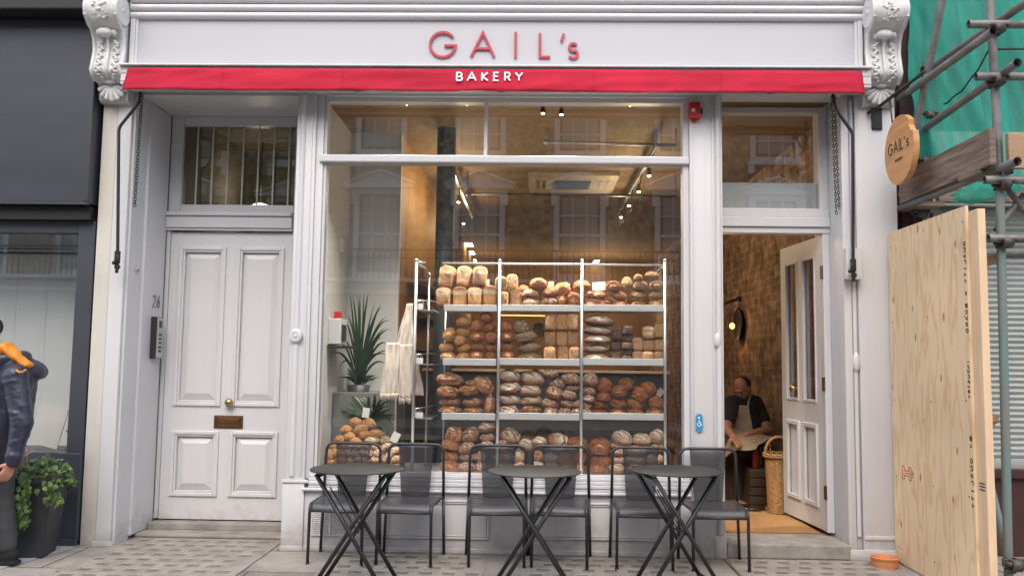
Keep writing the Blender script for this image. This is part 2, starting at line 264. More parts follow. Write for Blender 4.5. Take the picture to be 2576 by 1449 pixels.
def bread_mat(name, crust, crust2, flour=None, amount=0.5, speck=None, rough=0.55, scores=None, cracks=None, coat=0.0, tin=False):
    m, t, b = newmat(name); N = t.nodes.new; L = t.links.new
    tc = N('ShaderNodeTexCoord'); oi = N('ShaderNodeObjectInfo')
    sca = N('ShaderNodeMath'); sca.operation = 'MULTIPLY'; sca.inputs[1].default_value = 37; L(oi.outputs['Random'], sca.inputs[0])
    ad = N('ShaderNodeVectorMath'); L(tc.outputs['Object'], ad.inputs[0]); L(sca.outputs[0], ad.inputs[1]); v = ad.outputs[0]
    def nz(s, d=6, r=0.6):
        n = N('ShaderNodeTexNoise'); n.inputs['Scale'].default_value = s; n.inputs['Detail'].default_value = d; n.inputs['Roughness'].default_value = r; L(v, n.inputs['Vector']); return n.outputs[0]
    def mr(x, a, c, lo=0.0, hi=1.0):
        n = N('ShaderNodeMapRange'); n.inputs[1].default_value = a; n.inputs[2].default_value = c; n.inputs[3].default_value = lo; n.inputs[4].default_value = hi; L(x, n.inputs[0]); return n.outputs[0]
    def mix(f, a, c, mode='MIX'):
        n = N('ShaderNodeMix'); n.data_type = 'RGBA'; n.blend_type = mode
        if isinstance(f, float): n.inputs[0].default_value = f
        else: L(f, n.inputs[0])
        for k, x in ((6, a), (7, c)):
            if isinstance(x, tuple): n.inputs[k].default_value = (*x, 1)
            else: L(x, n.inputs[k])
        return n.outputs[2]
    def math2(op, a, c):
        n = N('ShaderNodeMath'); n.operation = op; n.use_clamp = True
        for k, x in ((0, a), (1, c)):
            if isinstance(x, float): n.inputs[k].default_value = x
            else: L(x, n.inputs[k])
        return n.outputs[0]
    base = mix(mr(nz(3.5), 0.3, 0.7), crust2, crust)
    vary = mr(oi.outputs['Random'], 0, 1, 0.78, 1.16)
    base = mix(1.0, base, vary, 'MULTIPLY')
    sp = N('ShaderNodeSeparateXYZ'); L(tc.outputs['Object'], sp.inputs[0]); z = sp.outputs['Z']
    hgt = nz(9, 8, 0.75)
    if cracks:
        vo = N('ShaderNodeTexVoronoi'); vo.feature = 'DISTANCE_TO_EDGE'; vo.inputs['Scale'].default_value = 3.4; L(v, vo.inputs['Vector'])
        ck = mr(vo.outputs['Distance'], 0.0, 0.10, 1.0, 0.0)
        base = mix(math2('MULTIPLY', ck, mr(nz(5), 0.4, 0.6)), base, cracks)
    if tin:                                   # pale torn band where the crown meets the straight side
        bd = mr(z, 0.06, 0.12); b2 = mr(z, 0.32, 0.20)
        band = math2('MULTIPLY', bd, b2)
        base = mix(math2('MULTIPLY', band, mr(nz(6), 0.2, 0.4)), base, (0.84, 0.66, 0.46))
        base = mix(mr(z, 0.27, 0.33), base, (0.50, 0.25, 0.11))
    if flour:
        f = math2('MULTIPLY', mr(nz(5.5, 8, 0.72), 0.66-amount*0.4, 0.78-amount*0.4), mr(z, -0.30, 0.12))
        if scores:
            wv = N('ShaderNodeTexWave'); wv.inputs['Scale'].default_value = scores; wv.inputs['Distortion'].default_value = 2.5; wv.inputs['Detail'].default_value = 2
            wv.bands_direction = 'DIAGONAL'; L(v, wv.inputs['Vector'])
            cut = mr(wv.outputs['Fac'], 0.72, 0.86)
            f = math2('SUBTRACT', f, math2('MULTIPLY', cut, mr(z, -0.05, 0.2)))
        base = mix(f, base, flour)
    if speck:
        vo = N('ShaderNodeTexVoronoi'); vo.inputs['Scale'].default_value = 8.5; L(v, vo.inputs['Vector'])
        f = mr(vo.outputs['Distance'], 0.22, 0.40, 1.0, 0.0)
        base = mix(math2('MULTIPLY', f, mr(nz(3), 0.3, 0.55)), base, speck)
        vo2 = N('ShaderNodeTexVoronoi'); vo2.inputs['Scale'].default_value = 12; L(v, vo2.inputs['Vector'])
        base = mix(mr(vo2.outputs['Distance'], 0.1, 0.25, 0.7, 0.0), base, tuple(x*0.35 for x in crust2))
        hgt = math2('ADD', hgt, math2('MULTIPLY', f, 0.5))
    L(base, b.inputs['Base Color']); b.inputs['Roughness'].default_value = rough; b.inputs['Coat Weight'].default_value = coat; b.inputs['Coat Roughness'].default_value = 0.3
    bp = N('ShaderNodeBump'); bp.inputs['Strength'].default_value = 0.7; bp.inputs['Distance'].default_value = 0.06; L(hgt, bp.inputs['Height']); L(bp.outputs[0], b.inputs['Normal'])
    return m
FL = (0.85, 0.73, 0.56)
BREAD = {
 'tin': bread_mat('tin_loaf_crust', (0.640, 0.340, 0.130), (0.728, 0.350, 0.119), tin=True),
 'oat': bread_mat('oat_loaf_crust', (0.700, 0.378, 0.154), (0.462, 0.217, 0.077), speck=(0.760, 0.570, 0.340)),
 'light': bread_mat('pale_seed_crust', (0.672, 0.392, 0.196), (0.532, 0.280, 0.126), speck=(0.840, 0.616, 0.378)),
 'seed': bread_mat('seeded_crust', (0.378, 0.252, 0.133), (0.238, 0.147, 0.077), speck=(0.700, 0.560, 0.378)),
 'gold': bread_mat('golden_crust', (0.66, 0.36, 0.135), (0.47, 0.205, 0.06), rough=0.42, flour=(0.80, 0.58, 0.33), amount=0.16, coat=0.12),
 'brown': bread_mat('brown_crust', (0.504, 0.189, 0.063), (0.280, 0.092, 0.031), flour=FL, amount=0.26),
 'glaze': bread_mat('glazed_brown_crust', (0.45, 0.155, 0.042), (0.24, 0.068, 0.02), rough=0.3, coat=0.4),
 'crackle': bread_mat('crackled_crust', (0.50, 0.185, 0.048), (0.25, 0.068, 0.017), rough=0.38, cracks=(0.07, 0.02, 0.008), coat=0.25),
 'nut': bread_mat('nut_topped_crust', (0.46, 0.16, 0.042), (0.25, 0.075, 0.02), rough=0.4, speck=(0.72, 0.45, 0.19), coat=0.15),
 'flour': bread_mat('floured_crust', (0.40, 0.16, 0.066), (0.21, 0.075, 0.032), flour=FL, amount=0.58, scores=1.5),
 'white': bread_mat('thickly_floured_crust', (0.46, 0.21, 0.085), (0.30, 0.115, 0.048), flour=(0.88, 0.77, 0.61), amount=0.76, scores=1.1),
 'slash': bread_mat('slashed_sourdough_crust', (0.52, 0.225, 0.072), (0.25, 0.085, 0.028), flour=(0.84, 0.68, 0.52), amount=0.44, scores=0.9),
 'rye': bread_mat('dark_rye_crust', (0.20, 0.10, 0.058), (0.12, 0.055, 0.034), flour=(0.50, 0.38, 0.27), amount=0.35),
 'dark': bread_mat('dark_seed_bun_crust', (0.462, 0.259, 0.105), (0.238, 0.119, 0.049), speck=(0.728, 0.504, 0.252)),
}
BDESC = {'tin': 'white tin loaf', 'oat': 'oat covered square loaf', 'light': 'pale seeded block loaf', 'seed': 'grey seeded loaf', 'gold': 'golden glazed roll',
 'brown': 'brown round roll', 'glaze': 'shiny dark brown bun', 'crackle': 'crackled chestnut brown loaf', 'nut': 'nut topped brown loaf', 'flour': 'flour dusted brown loaf',
 'white': 'pale floured loaf', 'slash': 'slashed brown sourdough', 'rye': 'small dark rye block', 'dark': 'dark seeded bun'}

# ---------------------------------------------------------------- helpers
def root_off(o):
    v = Vector((0, 0, 0))
    while o is not None: v += o.location; o = o.parent
    return v
def tag(o, label=None, cat=None, group=None, kind=None):
    if label: o['label'] = label
    if cat: o['category'] = cat
    if group: o['group'] = group
    if kind: o['kind'] = kind
    return o
def thing(name, label, cat, loc=(0, 0, 0), group=None):
    o = bpy.data.objects.new(name, None); col.objects.link(o); o.location = loc; o.empty_display_size = 0.1
    return tag(o, label, cat, group)
def obj(name, bm, m, parent=None, smooth=None, label=None):
    """link a bmesh (world coordinates) as ONE mesh object"""
    if parent is not None: off = root_off(parent)
    else:
        lo = Vector((min(v.co.x for v in bm.verts), min(v.co.y for v in bm.verts), min(v.co.z for v in bm.verts)))
        hi = Vector((max(v.co.x for v in bm.verts), max(v.co.y for v in bm.verts), max(v.co.z for v in bm.verts)))
        off = Vector(((lo.x+hi.x)/2, (lo.y+hi.y)/2, lo.z))
    bmesh.ops.translate(bm, verts=bm.verts, vec=-off)
    me = bpy.data.meshes.new(name); bm.to_mesh(me); bm.free()
    for x in (m if isinstance(m, (list, tuple)) else [m]): me.materials.append(x)
    if smooth is not None:
        me.polygons.foreach_set('use_smooth', [True]*len(me.polygons))
        if smooth < 180: me.set_sharp_from_angle(angle=R(smooth))
    o = bpy.data.objects.new(name, me); col.objects.link(o)
    if parent is not None: o.parent = parent
    else: o.location = off
    if label: o['label'] = label
    return o
def copy_tree(o, parent=None):
    c = o.copy(); col.objects.link(c); c.parent = parent
    for ch in list(o.children): copy_tree(ch, c)
    return c
def BM(): return bmesh.new()
def box(bm, x0, x1, y0, y1, z0, z1, bev=0.0, mi=0, rot=None, seg=2):
    if x0 > x1: x0, x1 = x1, x0
    if y0 > y1: y0, y1 = y1, y0
    if z0 > z1: z0, z1 = z1, z0
    M = Matrix.Translation(((x0+x1)/2, (y0+y1)/2, (z0+z1)/2))
    if rot is not None: M = M @ rot.to_4x4()
    M = M @ Matrix.Diagonal((x1-x0, y1-y0, z1-z0, 1))
    r = bmesh.ops.create_cube(bm, size=1, matrix=M); vs = r['verts']
    fs = list({f for v in vs for f in v.link_faces})
    for f in fs: f.material_index = mi
    if bev:
        es = list({e for v in vs for e in v.link_edges})
        bmesh.ops.bevel(bm, geom=es, offset=bev, segments=seg, affect='EDGES', profile=0.5)
    return bm
def tube(bm, pts, r, n=10, caps=True, mi=0):
    """round bar through points (radius may be a list)"""
    pts = [Vector(p) for p in pts]; rs = r if isinstance(r, (list, tuple)) else [r]*len(pts)
    rings = []; prev = None
    for i, p in enumerate(pts):
        if i == 0: d = pts[1]-p
        elif i == len(pts)-1: d = p-pts[-2]
        else: d = (pts[i+1]-p).normalized()+(p-pts[i-1]).normalized()
        d.normalize()
        if prev is None:
            a = Vector((0, 0, 1)) if abs(d.z) < 0.9 else Vector((1, 0, 0))
            u = d.cross(a).normalized()
        else:
            u = (prev-d*prev.dot(d)).normalized()
        prev = u; v = d.cross(u)
        rings.append([bm.verts.new(p+rs[i]*(math.cos(2*math.pi*k/n)*u+math.sin(2*math.pi*k/n)*v)) for k in range(n)])
    for a, b in zip(rings, rings[1:]):
        for k in range(n):
            f = bm.faces.new((a[k], a[(k+1) % n], b[(k+1) % n], b[k])); f.material_index = mi; f.smooth = True
    if caps:
        for rg, rev in ((rings[0], True), (rings[-1], False)):
            f = bm.faces.new(list(reversed(rg)) if rev else rg); f.material_index = mi
    return bm
def arc(p, q, c, n=6):
    """points of a rounded corner at c from p to q (quadratic)"""
    p, q, c = Vector(p), Vector(q), Vector(c)
    return [(1-t)**2*p+2*t*(1-t)*c+t*t*q for t in [i/n for i in range(n+1)]]
def lathe(bm, prof, origin, axis='Z', n=24, mi=0):
    """prof: (radius, height) pairs revolved about an axis through origin"""
    o = Vector(origin)
    ax = {'Z': (Vector((1, 0, 0)), Vector((0, 1, 0)), Vector((0, 0, 1))), 'Y': (Vector((1, 0, 0)), Vector((0, 0, 1)), Vector((0, -1, 0))),
          'X': (Vector((0, 1, 0)), Vector((0, 0, 1)), Vector((1, 0, 0)))}[axis] if isinstance(axis, str) else axis
    rings = []
    for r, h in prof:
        if r < 1e-6: rings.append([bm.verts.new(o+ax[2]*h)])
        else: rings.append([bm.verts.new(o+ax[2]*h+r*(math.cos(2*math.pi*k/n)*ax[0]+math.sin(2*math.pi*k/n)*ax[1])) for k in range(n)])
    for a, b in zip(rings, rings[1:]):
        for k in range(n):
            k2 = (k+1) % n
            if len(a) == 1 and len(b) == 1: continue
            if len(a) == 1: f = bm.faces.new((a[0], b[k], b[k2]))
            elif len(b) == 1: f = bm.faces.new((a[k], b[0], a[k2]))
            else: f = bm.faces.new((a[k], a[k2], b[k2], b[k]))
            f.material_index = mi; f.smooth = True
    return bm
def fixn(bm): bmesh.ops.recalc_face_normals(bm, faces=bm.faces); return bm
def prism(bm, poly, y0, y1, plane='XZ', mi=0):
    """closed outline extruded along the third axis"""
    def P(a, b, c): return {'XZ': (a, c, b), 'YZ': (c, a, b), 'XY': (a, b, c)}[plane]
    A = [bm.verts.new(P(a, b, y0)) for a, b in poly]; B = [bm.verts.new(P(a, b, y1)) for a, b in poly]
    fs = [bm.faces.new(A), bm.faces.new(list(reversed(B)))]
    n = len(poly)
    for i in range(n): fs.append(bm.faces.new((A[i], B[i], B[(i+1) % n], A[(i+1) % n])))
    for f in fs: f.material_index = mi
    bmesh.ops.recalc_face_normals(bm, faces=fs)
    return bm
def frame(bm, x0, x1, z0, z1, w, y0, y1, bev=0.0):
    """four butted bars round an opening (outer size given)"""
    box(bm, x0, x0+w, y0, y1, z0, z1, bev); box(bm, x1-w, x1, y0, y1, z0, z1, bev)
    box(bm, x0+w, x1-w, y0+0.001, y1-0.001, z0, z0+w, bev); box(bm, x0+w, x1-w, y0+0.001, y1-0.001, z1-w, z1, bev)
    return bm
def ell(bm, c, r, rot=None, sub=2, mi=0):
    M = Matrix.Translation(c)
    if rot is not None: M = M @ rot.to_4x4()
    M = M @ Matrix.Diagonal((r[0], r[1], r[2], 1)) if not isinstance(r, (int, float)) else M @ Matrix.Diagonal((r, r, r, 1))
    res = bmesh.ops.create_icosphere(bm, subdivisions=sub, radius=1, matrix=M)
    for v in res['verts']:
        for f in v.link_faces: f.material_index = mi; f.smooth = True
    return bm
def sheet(bm, fn, nu, nv, mi=0):
    g = [[bm.verts.new(fn(i/nu, j/nv)) for j in range(nv+1)] for i in range(nu+1)]
    for i in range(nu):
        for j in range(nv):
            f = bm.faces.new((g[i][j], g[i+1][j], g[i+1][j+1], g[i][j+1])); f.smooth = True; f.material_index = mi
    return bm
def solidify(bm, t):
    bmesh.ops.recalc_face_normals(bm, faces=bm.faces)
    bmesh.ops.solidify(bm, geom=list(bm.faces), thickness=t); return bm
def remesh(bm, voxel=0.008, smooth=4):
    """fuse overlapping closed shapes into one continuous surface"""
    me = bpy.data.meshes.new('tmp'); bm.to_mesh(me); bm.free()
    o = bpy.data.objects.new('tmp', me); col.objects.link(o)
    md = o.modifiers.new('r', 'REMESH'); md.mode = 'VOXEL'; md.voxel_size = voxel; md.adaptivity = 0
    if smooth:
        ms = o.modifiers.new('s', 'SMOOTH'); ms.factor = 0.5; ms.iterations = smooth
    dg = bpy.context.evaluated_depsgraph_get(); ev = o.evaluated_get(dg)
    b2 = bmesh.new(); b2.from_mesh(ev.to_mesh()); ev.to_mesh_clear()
    col.objects.unlink(o); bpy.data.objects.remove(o); bpy.data.meshes.remove(me)
    return b2
def capsule(bm, p, q, r0, r1, n=14):
    p, q = Vector(p), Vector(q); d = (q-p); L_ = max(d.length, 1e-5); d.normalize()
    pts, rs = [], []
    for k in range(5):
        a = math.pi/2*(1-k/4); pts.append(p-d*r0*math.sin(a)); rs.append(max(1e-4, r0*math.cos(a)))
    for k in range(5):
        a = math.pi/2*(k/4); pts.append(q+d*r1*math.sin(a)); rs.append(max(1e-4, r1*math.cos(a)))
    tube(bm, pts, rs, n); return bm

# ---- lettering drawn as strokes
def cpts(cx, cy, rx, ry, a0, a1, n=18):
    return [(cx+rx*math.cos(R(a0+(a1-a0)*i/n)), cy+ry*math.sin(R(a0+(a1-a0)*i/n))) for i in range(n+1)]
GLY = {
 'G': [cpts(.5, .5, .5, .5, 38, 352, 30)[:-1]+[(1.0, .46), (.56, .46)]],
 'A': [[(0, 0), (.5, 1), (1, 0)], [(.2, .33), (.8, .33)]], 'I': [[(.5, 0), (.5, 1)]], 'L': [[(0, 1), (0, 0), (1, 0)]],
 "'": [[(.85, 1), (.15, 0)]],
 's': [cpts(.5, .74, .40, .26, 35, 270, 14)+cpts(.5, .26, .46, .26, 90, -150, 16)[1:]],
 'B': [[(0, 0), (0, 1), (.5, 1)]+cpts(.5, .75, .4, .25, 80, -90, 8)+[(0, .5)], [(.5, .5)]+cpts(.5, .25, .5, .25, 80, -90, 8)+[(0, 0)]],
 'K': [[(0, 0), (0, 1)], [(.95, 1), (.08, .5), (1, 0)]], 'E': [[(1, 1), (0, 1), (0, 0), (1, 0)], [(0, .52), (.9, .52)]],
 'R': [[(0, 0), (0, 1), (.5, 1)]+cpts(.5, .74, .42, .26, 80, -90, 8)+[(0, .48)], [(.45, .48), (1, 0)]],
 'Y': [[(0, 1), (.5, .48), (1, 1)], [(.5, .48), (.5, 0)]],
 '2': [cpts(.5, .72, .45, .28, 165, -25, 12)+[(0.02, 0), (1, 0)]], '6': [[(.8, 1), (.12, .42)]+cpts(.5, .3, .45, .3, 160, -195, 20)],
 'Q': [cpts(.5, .5, .5, .5, 90, 448, 20), [(.6, .3), (1, 0)]], 'U': [[(0, 1), (0, .3)]+cpts(.5, .3, .5, .3, 180, 360, 8)+[(1, 1)]],
 'T': [[(0, 1), (1, 1)], [(.5, 1), (.5, 0)]], 'X': [[(0, 0), (1, 1)], [(0, 1), (1, 0)]], 'O': [cpts(.5, .5, .5, .5, 90, 448, 20)],
 'D': [[(0, 0), (0, 1), (.4, 1)]+cpts(.4, .5, .6, .5, 85, -85, 10)+[(.4, 0), (0, 0)]],
 'W': [[(0, 1), (.25, 0), (.5, .8), (.75, 0), (1, 1)]], 'N': [[(0, 0), (0, 1), (1, 0), (1, 1)]], 'C': [cpts(.5, .5, .5, .5, 45, 315, 18)],
}
GLY['S'] = GLY['s']
def ribbon(bm, pts, w, P, h, lift):
    """a flat stroke of width w; P(u,v,n) places it; h thickness"""
    n = len(pts); V2 = [Vector(p) for p in pts]; Lf, Rt = [], []
    for i in range(n):
        if i == 0: t = (V2[1]-V2[0]).normalized(); s = 1
        elif i == n-1: t = (V2[-1]-V2[-2]).normalized(); s = 1
        else:
            a, b = (V2[i]-V2[i-1]).normalized(), (V2[i+1]-V2[i]).normalized(); t = (a+b)
            t = t.normalized() if t.length > 1e-4 else b; s = min(2.2, 1/max(0.35, t.dot(b)))
        nn = Vector((-t.y, t.x))*w/2*s
        Lf.append(V2[i]+nn); Rt.append(V2[i]-nn)
    def mk(q, d): return bm.verts.new(P(q.x, q.y, d))
    lt, rt = [mk(q, h+lift) for q in Lf], [mk(q, h+lift) for q in Rt]
    lb, rb = [mk(q, 0) for q in Lf], [mk(q, 0) for q in Rt]
    F = []
    for i in range(n-1):
        F += [bm.faces.new((lt[i], lt[i+1], rt[i+1], rt[i])), bm.faces.new((lt[i], lb[i], lb[i+1], lt[i+1])), bm.faces.new((rt[i], rt[i+1], rb[i+1], rb[i]))]
    F += [bm.faces.new((lt[0], rt[0], rb[0], lb[0])), bm.faces.new((lt[-1], lb[-1], rb[-1], rt[-1]))]
    bmesh.ops.recalc_face_normals(bm, faces=F)
def glyph(bm, ch, u0, u1, v0, v1, w, P, h):
    """ch drawn so that its ink fills the rectangle"""
    for k, st in enumerate(GLY[ch]):
        i = w/2
        sx = (u1-u0-2*i) if u1-u0 > 2*i else 0
        pts = [(u0+i+sx*x if sx else (u0+u1)/2, v0+i+(v1-v0-2*i)*y) for x, y in st]
        if ch in "AIKY26'T": pts = [(a, v0+(v1-v0)*y) for (a, b), (x, y) in zip(pts, st)] if ch in 'I' else pts
        ribbon(bm, pts, w, P, h, 0.0006*k)

# ================================================================ SETTING
bm = BM(); box(bm, -80, 80, -80, 60, -0.40, -0.13); tag(obj('road', bm, ROAD), 'grey asphalt street in front of the kerb', 'road', kind='structure')
bm = BM(); box(bm, -40, 40, -4.6, 0.9, -0.30, 0.0); tag(obj('pavement', bm, PAVE), 'worn stone slab pavement before the shops', 'pavement', kind='structure')
bm = BM(); box(bm, -40, 40, -4.78, -4.602, -0.30, 0.004, 0.01); tag(obj('kerb', bm, CONC), 'stone kerb along the pavement edge', 'kerb', kind='structure')
bm = BM()
prism(bm, [(-12, -0.02), (-3.24, -0.02), (-3.50, -1.4), (-12, -1.4)], 0.0005, 0.006, 'XY')
tag(obj('pavement', bm, PAVEL), 'smooth pale concrete paving outside the dark grey shop', 'pavement', kind='structure')
def pavement_lights(x0, x1, y0, y1):
    """concrete panel with rows of small sunken glass lenses"""
    bm = BM(); p = 0.148; hw, hd = 0.046, 0.046; zt = 0.006
    nx = int((x1-x0)/p); ny = int((y1-y0)/p); cx0 = x0+((x1-x0)-nx*p)/2
    for j in range(ny):
        for i in range(-1, nx+2):
            sx = cx0+i*p+p-((j*0.31) % 1)*p; a, b = max(sx, x0), min(sx+p, x1); c, d = y1-(j+1)*p, y1-j*p
            if b-a < 0.004: continue
            if b-a < p*0.98:
                q = [bm.verts.new(v) for v in ((a, c, zt), (b, c, zt), (b, d, zt), (a, d, zt))]; bm.faces.new(q); continue
            mx, my = (a+b)/2, (c+d)/2
            jx = rnd.uniform(-.004, .004); mx += jx
            o = [bm.verts.new(v) for v in ((a, c, zt), (b, c, zt), (b, d, zt), (a, d, zt))]
            n_ = [bm.verts.new(v) for v in ((mx-hw, my-hd, zt), (mx+hw, my-hd, zt), (mx+hw, my+hd, zt), (mx-hw, my+hd, zt))]
            k_ = [bm.verts.new(v) for v in ((mx-hw+.007, my-hd+.007, .0015), (mx+hw-.007, my-hd+.007, .0015), (mx+hw-.007, my+hd-.007, .0015), (mx-hw+.007, my+hd-.007, .0015))]
            for t in range(4):
                t2 = (t+1) % 4
                bm.faces.new((o[t], o[t2], n_[t2], n_[t])); bm.faces.new((n_[t], n_[t2], k_[t2], k_[t]))
            f = bm.faces.new(k_); f.material_index = 1
    box(bm, x0, x1, y1, y1+0.012, 0.001, zt-0.001); box(bm, x0, x1, y1-ny*p-0.012, y1-ny*p, 0.001, zt-0.001)
    return bm
for i, (a, b, c, d, lb) in enumerate([(-3.0, -1.84, -1.25, 0.28, 'before the numbered white door'), (-1.36, -0.30, -1.25, -0.10, 'between the first two tables'),
                                     (-0.06, 1.16, -1.25, -0.10, 'under the middle and last tables'), (1.36, 2.42, -1.25, -0.06, 'before the open shop door')]):
    tag(obj('pavement_light', pavement_lights(a, b, c, d), [PLIGHT, LENS]), 'pavement light panel with rows of small glass lenses '+lb, 'pavement light', 'pavement light panels')

# ================================================================ THE SHOP BUILDING
shop = thing('shop_building', 'white painted Victorian shopfront with red awning, big window and two doors', 'shop', (-0.3, 0.3, 0))
# wall above and solid flanks
bm = BM(); box(bm, -3.22, 2.60, 0.12, 0.5, 3.50, 7.5); obj('wall', bm, PAINT, shop)
# pilasters
bm = BM(); box(bm, -3.245, -3.135, 0.004, 0.62, 0, 3.9, 0.004); obj('pilaster', bm, CREAM, shop, label='cream painted outer strip of the left pilaster')
bm = BM(); box(bm, -3.134, -3.025, 0.0, 0.62, 0, 3.9, 0.006); box(bm, -3.024, -3.006, 0.03, 0.24, 0, 3.33); box(bm, -3.024, -2.985, 0.241, 0.60, 0.03, 3.33, 0.004)
box(bm, -3.15, -3.0, -0.012, -0.001, 0, 0.035, 0.004)
pl = obj('pilaster', bm, PAINT, shop)
bm = BM(); box(bm, 2.245, 2.30, 0.0, 0.62, 0, 3.40, 0.005); box(bm, 2.301, 2.345, 0.022, 0.6, 0, 3.4, 0.003); box(bm, 2.346, 2.64, -0.006, 0.62, 0, 3.9, 0.006)
tube(bm, [(2.322, 0.016, 0.16), (2.322, 0.016, 3.3)], 0.017, 12)
box(bm, 2.24, 2.66, -0.03, -0.008, 0, 0.075, 0.006); box(bm, 2.352, 2.60, -0.016, -0.007, 0.14, 0.17, 0.004)
ell(bm, (2.322, 0.0, 1.385), (0.028, 0.022, 0.075))
pr = obj('pilaster', bm, PAINT, shop, 40)
bm = BM(); box(bm, 2.238, 2.35, -0.075, -0.008, 1.99, 2.20, 0.004); box(bm, 2.232, 2.356, -0.082, -0.008, 1.975, 1.989, 0.002); obj('ledge_box', bm, PAINT, shop)
# corbels: a console profile with scroll, leaves and shell
def corbel(x0, x1, side):
    bm = BM(); cx = (x0+x1)/2; w = x1-x0
    prof = [(0.0, 3.98), (-0.30, 3.98), (-0.335, 3.90), (-0.325, 3.82), (-0.27, 3.765), (-0.215, 3.74), (-0.175, 3.68), (-0.16, 3.60), (-0.175, 3.52), (-0.195, 3.45), (-0.18, 3.42), (-0.13, 3.385), (-0.085, 3.37), (-0.065, 3.34), (-0.06, 3.27), (-0.04, 3.245), (0.0, 3.24)]
    prism(bm, prof, x0+0.012, x1-0.012, 'YZ')
    for s, xx in ((-1, x0+0.012), (1, x1-0.012)):              # raised side scroll
        tube(bm, [(xx, y*0.98, z) for y, z in prof[3:12]], 0.016, 8)
        for rr, k in ((0.085, 0), (0.045, 1)):
            tube(bm, [(xx+s*0.004*k, -0.225+rr*math.cos(a), 3.875+rr*math.sin(a)) for a in [2*math.pi*i/20 for i in range(21)]], 0.014, 8)
        ell(bm, (xx, -0.225, 3.875), 0.026)
    lathe(bm, [(0.0, -w/2-0.004), (0.105, -w/2-0.004), (0.118, -w/2+0.02), (0.10, -w/2+0.05), (0.108, 0), (0.10, w/2-0.05), (0.118, w/2-0.02), (0.105, w/2+0.004), (0.0, w/2+0.004)], (cx, -0.225, 3.875), 'X', 28)
    for k in range(46):                                            # berry relief on the scroll
        a = R(rnd.uniform(120, 235)); xx = cx+rnd.uniform(-.055, .055)
        ell(bm, (xx, -0.225+0.108*math.cos(a), 3.875+0.108*math.sin(a)), rnd.uniform(.008, .014), sub=1)
    ell(bm, (cx-0.01, -0.225, 3.715), (0.062, 0.035, 0.036)); ell(bm, (cx+0.055, -0.205, 3.715), (0.025, 0.03, 0.025)); ell(bm, (cx-0.06, -0.2, 3.712), (0.022, 0.03, 0.022))
    def face(z):
        for (ya, za), (yb, zb) in zip(prof, prof[1:]):
            if zb <= z <= za: return ya+(yb-ya)*(za-z)/max(1e-6, za-zb)
        return -0.06
    tube(bm, [(cx, face(z)-0.008, z) for z in (3.70, 3.62, 3.55, 3.47, 3.43, 3.40)], [.014, .011, .012, .014, .012, .008], 8)
    for z, L_, sp in ((3.64, .055, 25), (3.585, .06, 35), (3.525, .062, 20), (3.47, .062, 30), (3.425, .055, 20)):
        for s in (-1, 1):
            for q in range(4):
                a = R(-60+q*38); dx = s*(0.03+L_*0.62*math.cos(a)); dz = L_*0.5*math.sin(a)
                zz = z+dz; ell(bm, (cx+dx, face(max(3.2, min(3.72, zz)))-0.006, zz), (.021, .014, .011), Matrix.Rotation(s*a*0.8, 3, 'Y'), 2)
    for q in range(7):                                             # shell at the foot
        a = R(-90+(q-3)*24); p0 = Vector((cx, -0.085, 3.365)); p1 = Vector((cx+0.100*math.cos(a)*1.0, -0.075, 3.365+0.11*math.sin(a)))
        tube(bm, [p0, (p0+p1)/2+Vector((0, -0.014, 0)), p1], [.009, .015, .021], 8); ell(bm, p1, .021, sub=1)
    ell(bm, (cx, -0.115, 3.375), (.045, .022, .016)); ell(bm, (cx-.055, -0.11, 3.385), (.03, .02, .013)); ell(bm, (cx+.055, -0.11, 3.385), (.03, .02, .013))
    for s in (-1, 1): ell(bm, (cx+s*0.055, -0.30, 4.02), (.07, .06, .035)); ell(bm, (cx+s*0.03, -0.35, 4.01), (.03, .02, .02))
    box(bm, x0-0.01, x1+0.01, -0.34, 0, 4.03, 4.10, 0.006)
    return bm
obj('corbel', corbel(-3.262, -3.02, 1), STUCCO, pl, 60)
obj('corbel', corbel(2.375, 2.625, -1), STUCCO, pr, 60)
# fascia board, cornice
bm = BM(); prism(bm, [(-0.115, 3.478), (-0.10, 3.90), (0.10, 3.90), (0.10, 3.478)], -2.99, 2.372, 'YZ'); 
fas = obj('fascia', bm, FASCIA, shop)
for x0, x1, xa, xb in ((-3.012, -2.975, -2.974, -2.955), (2.34, 2.374, 2.318, 2.339)):
    bm = BM(); box(bm, x0, x1, -0.125, -0.085, 3.48, 3.90, 0.006); box(bm, xa, xb, -0.118, -0.09, 3.49, 3.865, 0.004); obj('fascia_moulding', bm, PAINT, fas)
bm = BM()
for zc, yo in ((3.885, 0.112), (3.942, 0.120), (3.999, 0.128), (4.056, 0.136)):
    pts = [(0.05, zc-0.026)]+[(-yo-0.030*math.cos(R(a)), zc+0.027*math.sin(R(a))) for a in range(-75, 91, 15)]+[(0.05, zc+0.027)]
    prism(bm, pts, -3.02+yo*0.1, 2.42-yo*0.1, 'YZ')
box(bm, -3.02, 2.42, -0.17, 0.05, 4.084, 4.30, 0.01); obj('cornice', bm, PAINT, shop, 40)
